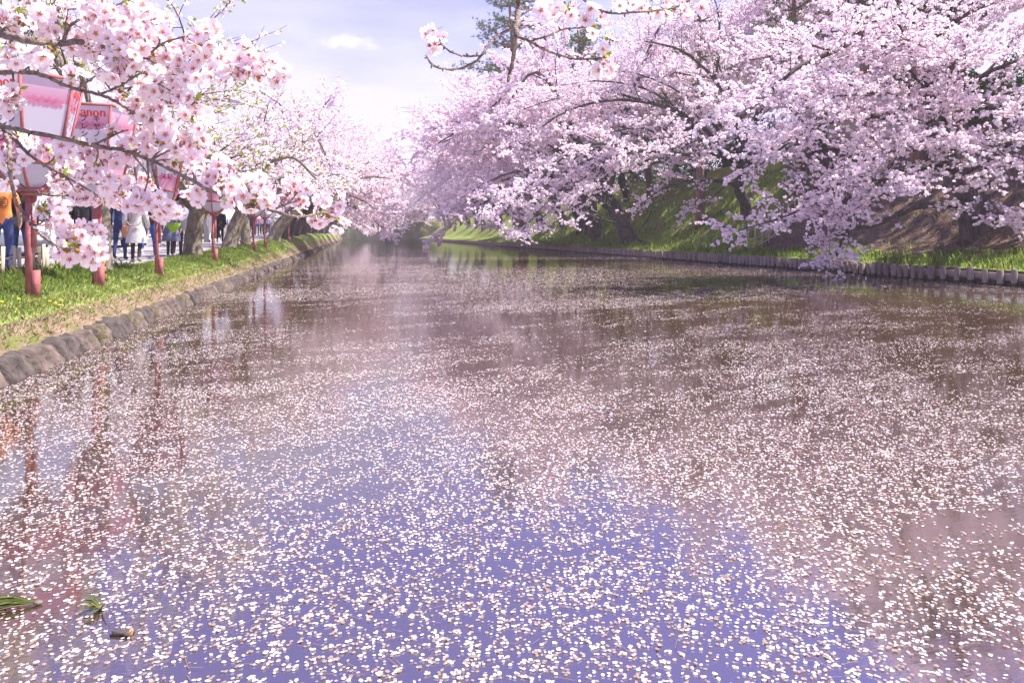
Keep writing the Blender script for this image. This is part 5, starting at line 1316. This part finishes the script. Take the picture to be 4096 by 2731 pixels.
def near_branch(label, stems, clusters, Z0, seed, fill=3.9):
    """stems: list of (pixel path, start px width, end px width, depth offset); clusters: pixel ellipses"""
    rg = np.random.default_rng(seed)
    root = thing('blossom_branch', P(stems[0][0][0][0], stems[0][0][0][1], Z0), label, 'branch', 'blossom branches hanging near the viewer')
    o0 = np.array(root.location)
    allp = []
    for k, (pp, w0, w1, dz) in enumerate(stems):
        n = len(pp); zz = Z0 + dz + .05 * np.sin(np.arange(n) * 1.3 + k)
        path = smooth([P(a, b, z) - o0 for (a, b), z in zip(pp, zz)], n * 5)
        m_ = len(path); rad = np.linspace(w0, w1, m_) / 2 / F * Z0
        rad = rad * (1 + .10 * np.sin(np.arange(m_) * 2.1 + k) + rg.normal(size=m_) * .05)
        mb = MB(); mb.tube(path + rg.normal(size=path.shape) * (rad * .18)[:, None], rad, 8); mb.obj('stem', 'near_bark', root, True); allp.append(path)
        # knobbly spurs
        sp = MB()
        for i in range(2, m_ - 1, 3):
            dr = unit(rg.normal(size=3)); q = path[i]; sp.tube([q, q + dr * rad[i] * 1.6, q + dr * (rad[i] * 1.6 + .006)], np.array([.0022, .0026, .0012]), 5)
        tag(sp.obj('spurs', 'near_bark', root), kind='stuff')
    allp = np.concatenate(allp)
    tot = 0
    for (cx, cy, rx, ry) in clusters:
        nfl = max(3, int(fill * math.pi * rx * ry / 205))
        cz = Z0 + rg.uniform(-.07, .07); cc = P(cx, cy, cz) - o0
        hub = allp[np.linalg.norm(allp - cc, axis=1).argmin()]
        hub = hub * .4 + cc * .6 if np.linalg.norm(hub - cc) < .09 else cc
        tw = MB(); q0 = allp[np.linalg.norm(allp - hub, axis=1).argmin()]
        if np.linalg.norm(q0 - hub) > .012:
            tw.tube(smooth([q0, (q0 + hub) / 2 + rg.normal(size=3) * .004, hub], 6), np.linspace(.0024, .0014, 6), 6); tw.obj('twig', 'near_bark', root, True)
        for h in range(1 + nfl // 9):
            hp_ = hub + rg.normal(size=3) * .008
            link_mesh('bud_scales', BUD[rg.integers(3)], root, hp_, rg.uniform(0, 6, 3), rg.uniform(.9, 1.5))
            if rg.random() < .55: link_mesh('young_leaf', LEAF[rg.integers(4)], root, hp_ + rg.normal(size=3) * .004, (rg.normal() * .7, rg.normal() * .7, rg.uniform(0, 6)), rg.uniform(.8, 1.4))
        for i in range(nfl):
            while True:
                u, v = rg.uniform(-1, 1, 2)
                if u * u + v * v < 1: break
            w = rg.normal() * .55
            pos = P(cx + u * rx, cy + v * ry, cz + w * .035) - o0
            out = unit(RGT * u + UP * -v * .9 - FWD * (.55 + .5 * w * -1) + rg.normal(size=3) * .45 + UP * -.05)
            q = Vector(out).to_track_quat('Z', 'Y') @ Euler((0, 0, rg.uniform(0, 6.28))).to_quaternion()
            link_mesh('flower', FLW[rg.integers(9)], root, pos, q.to_euler(), rg.uniform(.92, 1.16)); tot += 1
    return root, tot
cnts = []
cnts.append(near_branch('thick upper blossom branch crossing the top left corner, thickest with flowers',
    [([(-60, 20), (-20, 28), (0, 33), (15, 37), (30, 41), (45, 42), (62, 43), (82, 42)], 8.5, 5.5, -.07), ([(82, 42), (100, 46), (120, 50), (145, 58), (167, 67), (200, 69), (223, 70), (262, 71), (272, 70)], 4, 1.8, .03),
     ([(62, 43), (66, 34), (72, 24), (90, 14), (115, 6), (140, -6)], 3.5, 2, .0), ([(145, 58), (165, 42), (188, 36), (200, 28)], 2.4, 1.6, 0), ([(0, 33), (10, 25), (24, 18), (40, -4)], 3, 2, -.02)],
    [(22, 16, 28, 17), (62, 12, 14, 10), (112, 8, 38, 14), (140, 14, 14, 12), (92, 30, 22, 14), (112, 58, 24, 20), (90, 50, 14, 8), (156, 30, 17, 15), (160, 52, 24, 15), (201, 33, 17, 13), (204, 55, 28, 11), (232, 60, 18, 10), (228, 74, 22, 12), (277, 70, 13, 15), (186, 74, 18, 12), (256, 66, 14, 12), (135, 42, 16, 14), (18, 55, 26, 12), (40, 52, 12, 14), (45, 30, 10, 8), (72, 40, 6, 9), (255, 78, 10, 8), (245, 50, 6, 6)], 1.56, 801))
cnts.append(near_branch('middle blossom branch arching across the top of the nearest lantern',
    [([(-60, 82), (-25, 76), (0, 73), (22, 71), (45, 76), (62, 84), (77, 89), (101, 95), (119, 103), (129, 110)], 5.0, 2.4, -.07), ([(101, 94), (119, 86), (134, 77), (143, 73), (152, 78)], 2.6, 1.6, -.06), ([(77, 88), (87, 82), (95, 76)], 2.2, 1.4, 0), ([(22, 71), (27, 68), (35, 60)], 2.0, 1.4, 0), ([(129, 110), (150, 118), (168, 126), (186, 114), (196, 112)], 2.2, 1.4, .02)],
    [(74, 78, 10, 7), (138, 98, 22, 15), (156, 84, 18, 14), (149, 113, 16, 11), (137, 128, 16, 12), (164, 126, 15, 12), (196, 116, 15, 12), (190, 100, 13, 9), (171, 96, 10, 9), (128, 66, 12, 10), (13, 104, 12, 14), (4, 92, 8, 6), (205, 128, 10, 9)], 1.62, 802))
cnts.append(near_branch('long lower blossom branch sweeping down towards the far trees',
    [([(-60, 112), (-25, 119), (0, 125), (22, 130), (60, 138), (92, 145), (124, 150), (143, 157), (164, 166), (193, 181), (220, 194), (259, 207), (271, 210), (290, 215.5), (304, 216), (324, 212)], 4.8, 2.4, -.07), ([(271, 210), (281, 206), (289, 202), (298, 192)], 2.2, 1.5, 0), ([(6, 132), (18, 143), (30, 155), (45, 165), (60, 173)], 3.4, 2.2, -.06), ([(92, 145), (108, 138), (120, 132), (128, 130)], 2.4, 1.5, 0), ([(45, 165), (52, 160), (57, 155)], 1.6, 1.2, .02)],
    [(171, 141, 24, 12), (192, 146, 15, 13), (180, 158, 18, 10), (143, 149, 15, 12), (112, 156, 24, 13), (90, 148, 14, 10), (83, 163, 14, 10), (108, 130, 8, 6), (22, 143, 17, 10), (60, 150, 14, 8), (44, 152, 10, 8), (67, 177, 17, 13), (92, 181, 20, 13), (119, 190, 26, 17), (141, 200, 19, 13), (161, 209, 17, 11), (171, 214, 9, 7), (104, 199, 11, 7), (84, 199, 13, 9), (212, 166, 19, 12), (198, 190, 11, 13), (223, 183, 19, 13), (253, 193, 24, 17), (231, 196, 14, 10), (297, 184, 14, 11), (303, 199, 13, 13), (330, 208, 16, 16), (338, 221, 11, 9), (321, 220, 12, 9), (268, 200, 8, 8), (150, 178, 10, 7)], 1.64, 803))
cnts.append(near_branch('thin drooping twig with a ball of blossom hanging over the nearest lantern post',
    [([(-10, 118), (3, 128), (9, 143), (10, 159), (11, 174), (16, 201), (25, 214), (33, 226), (43, 236), (54, 244), (64, 248)], 4.2, 2.2, -.08), ([(13, 177), (27, 189), (42, 194), (60, 195), (68, 193)], 2.4, 1.5, -.04), ([(43, 205), (48, 212), (52, 216)], 1.4, 1.2, -.04), ([(33, 226), (42, 222), (48, 215)], 1.8, 1.2, -.04)],
    [(12, 160, 14, 10), (4, 178, 8, 8), (52, 212, 18, 12), (62, 206, 8, 8), (80, 240, 20, 18), (92, 250, 13, 13), (64, 253, 12, 9), (83, 258, 12, 8), (94, 236, 10, 10), (50, 222, 8, 6), (66, 232, 9, 7)], 1.50, 804))
cnts.append(near_branch('bare broken branch hanging from the top edge with small blossom balls',
    [([(521, -40), (519, 0), (518, 17), (517, 28), (515.4, 39), (513.3, 58), (510, 72), (508.5, 81)], 6.5, 3.6, 0), ([(515, 27), (499.5, 34.5), (488.5, 45.6), (481.5, 55), (474.6, 62), (461, 68), (448, 69), (436, 67), (429.7, 61), (426, 55)], 3.2, 1.9, 0), ([(481.5, 55), (466, 56), (452.5, 52.5), (443, 45.6), (440, 40)], 2.3, 1.5, 0), ([(519, 37), (530, 41.5), (542, 48), (559, 55), (577, 59), (592, 58.7), (599, 58)], 3.2, 1.6, 0), ([(530, 41.5), (546.5, 36), (563, 29), (580, 27.6), (586, 26)], 2.2, 1.4, 0), ([(599, 58), (605, 50), (610, 42)], 1.6, 1.2, 0), ([(560, -20), (584, 0), (593.5, 5.5), (610, 13), (635, 12), (655.7, 10.4), (676, 7), (690, 0)], 2.8, 1.6, 0), ([(522, 14), (540, 6), (560, 8), (580, 16)], 2.2, 1.3, 0)],
    [(437, 40, 13, 13), (560, 10, 22, 10), (585, 14, 20, 11), (594, 26, 11, 9), (604.5, 60, 13, 12), (610, 42, 8, 6), (650, 5, 18, 9), (672, 12, 20, 9), (690, 3, 16, 8), (628, 2, 12, 6)], 1.62, 805))
print('near flowers', [c[1] for c in cnts], 'clusters', N1, N2)

# ------------------------------------------------------------------ thin spring haze over the moat
m = bpy.data.materials.new('haze'); m.use_nodes = True; MAT['haze'] = m
n, l = m.node_tree.nodes, m.node_tree.links; n.remove(n['Principled BSDF'])
pv = n.new('ShaderNodeVolumePrincipled'); pv.inputs['Color'].default_value = (.97, .93, .97, 1); pv.inputs['Density'].default_value = .0010
l.new(pv.outputs[0], n['Material Output'].inputs['Volume'])
g = MB(); g.box((0, 150, 20), (420, 620, 44)); tag(g.obj('haze', 'haze'), 'thin pale haze in the air over the moat', kind='stuff')
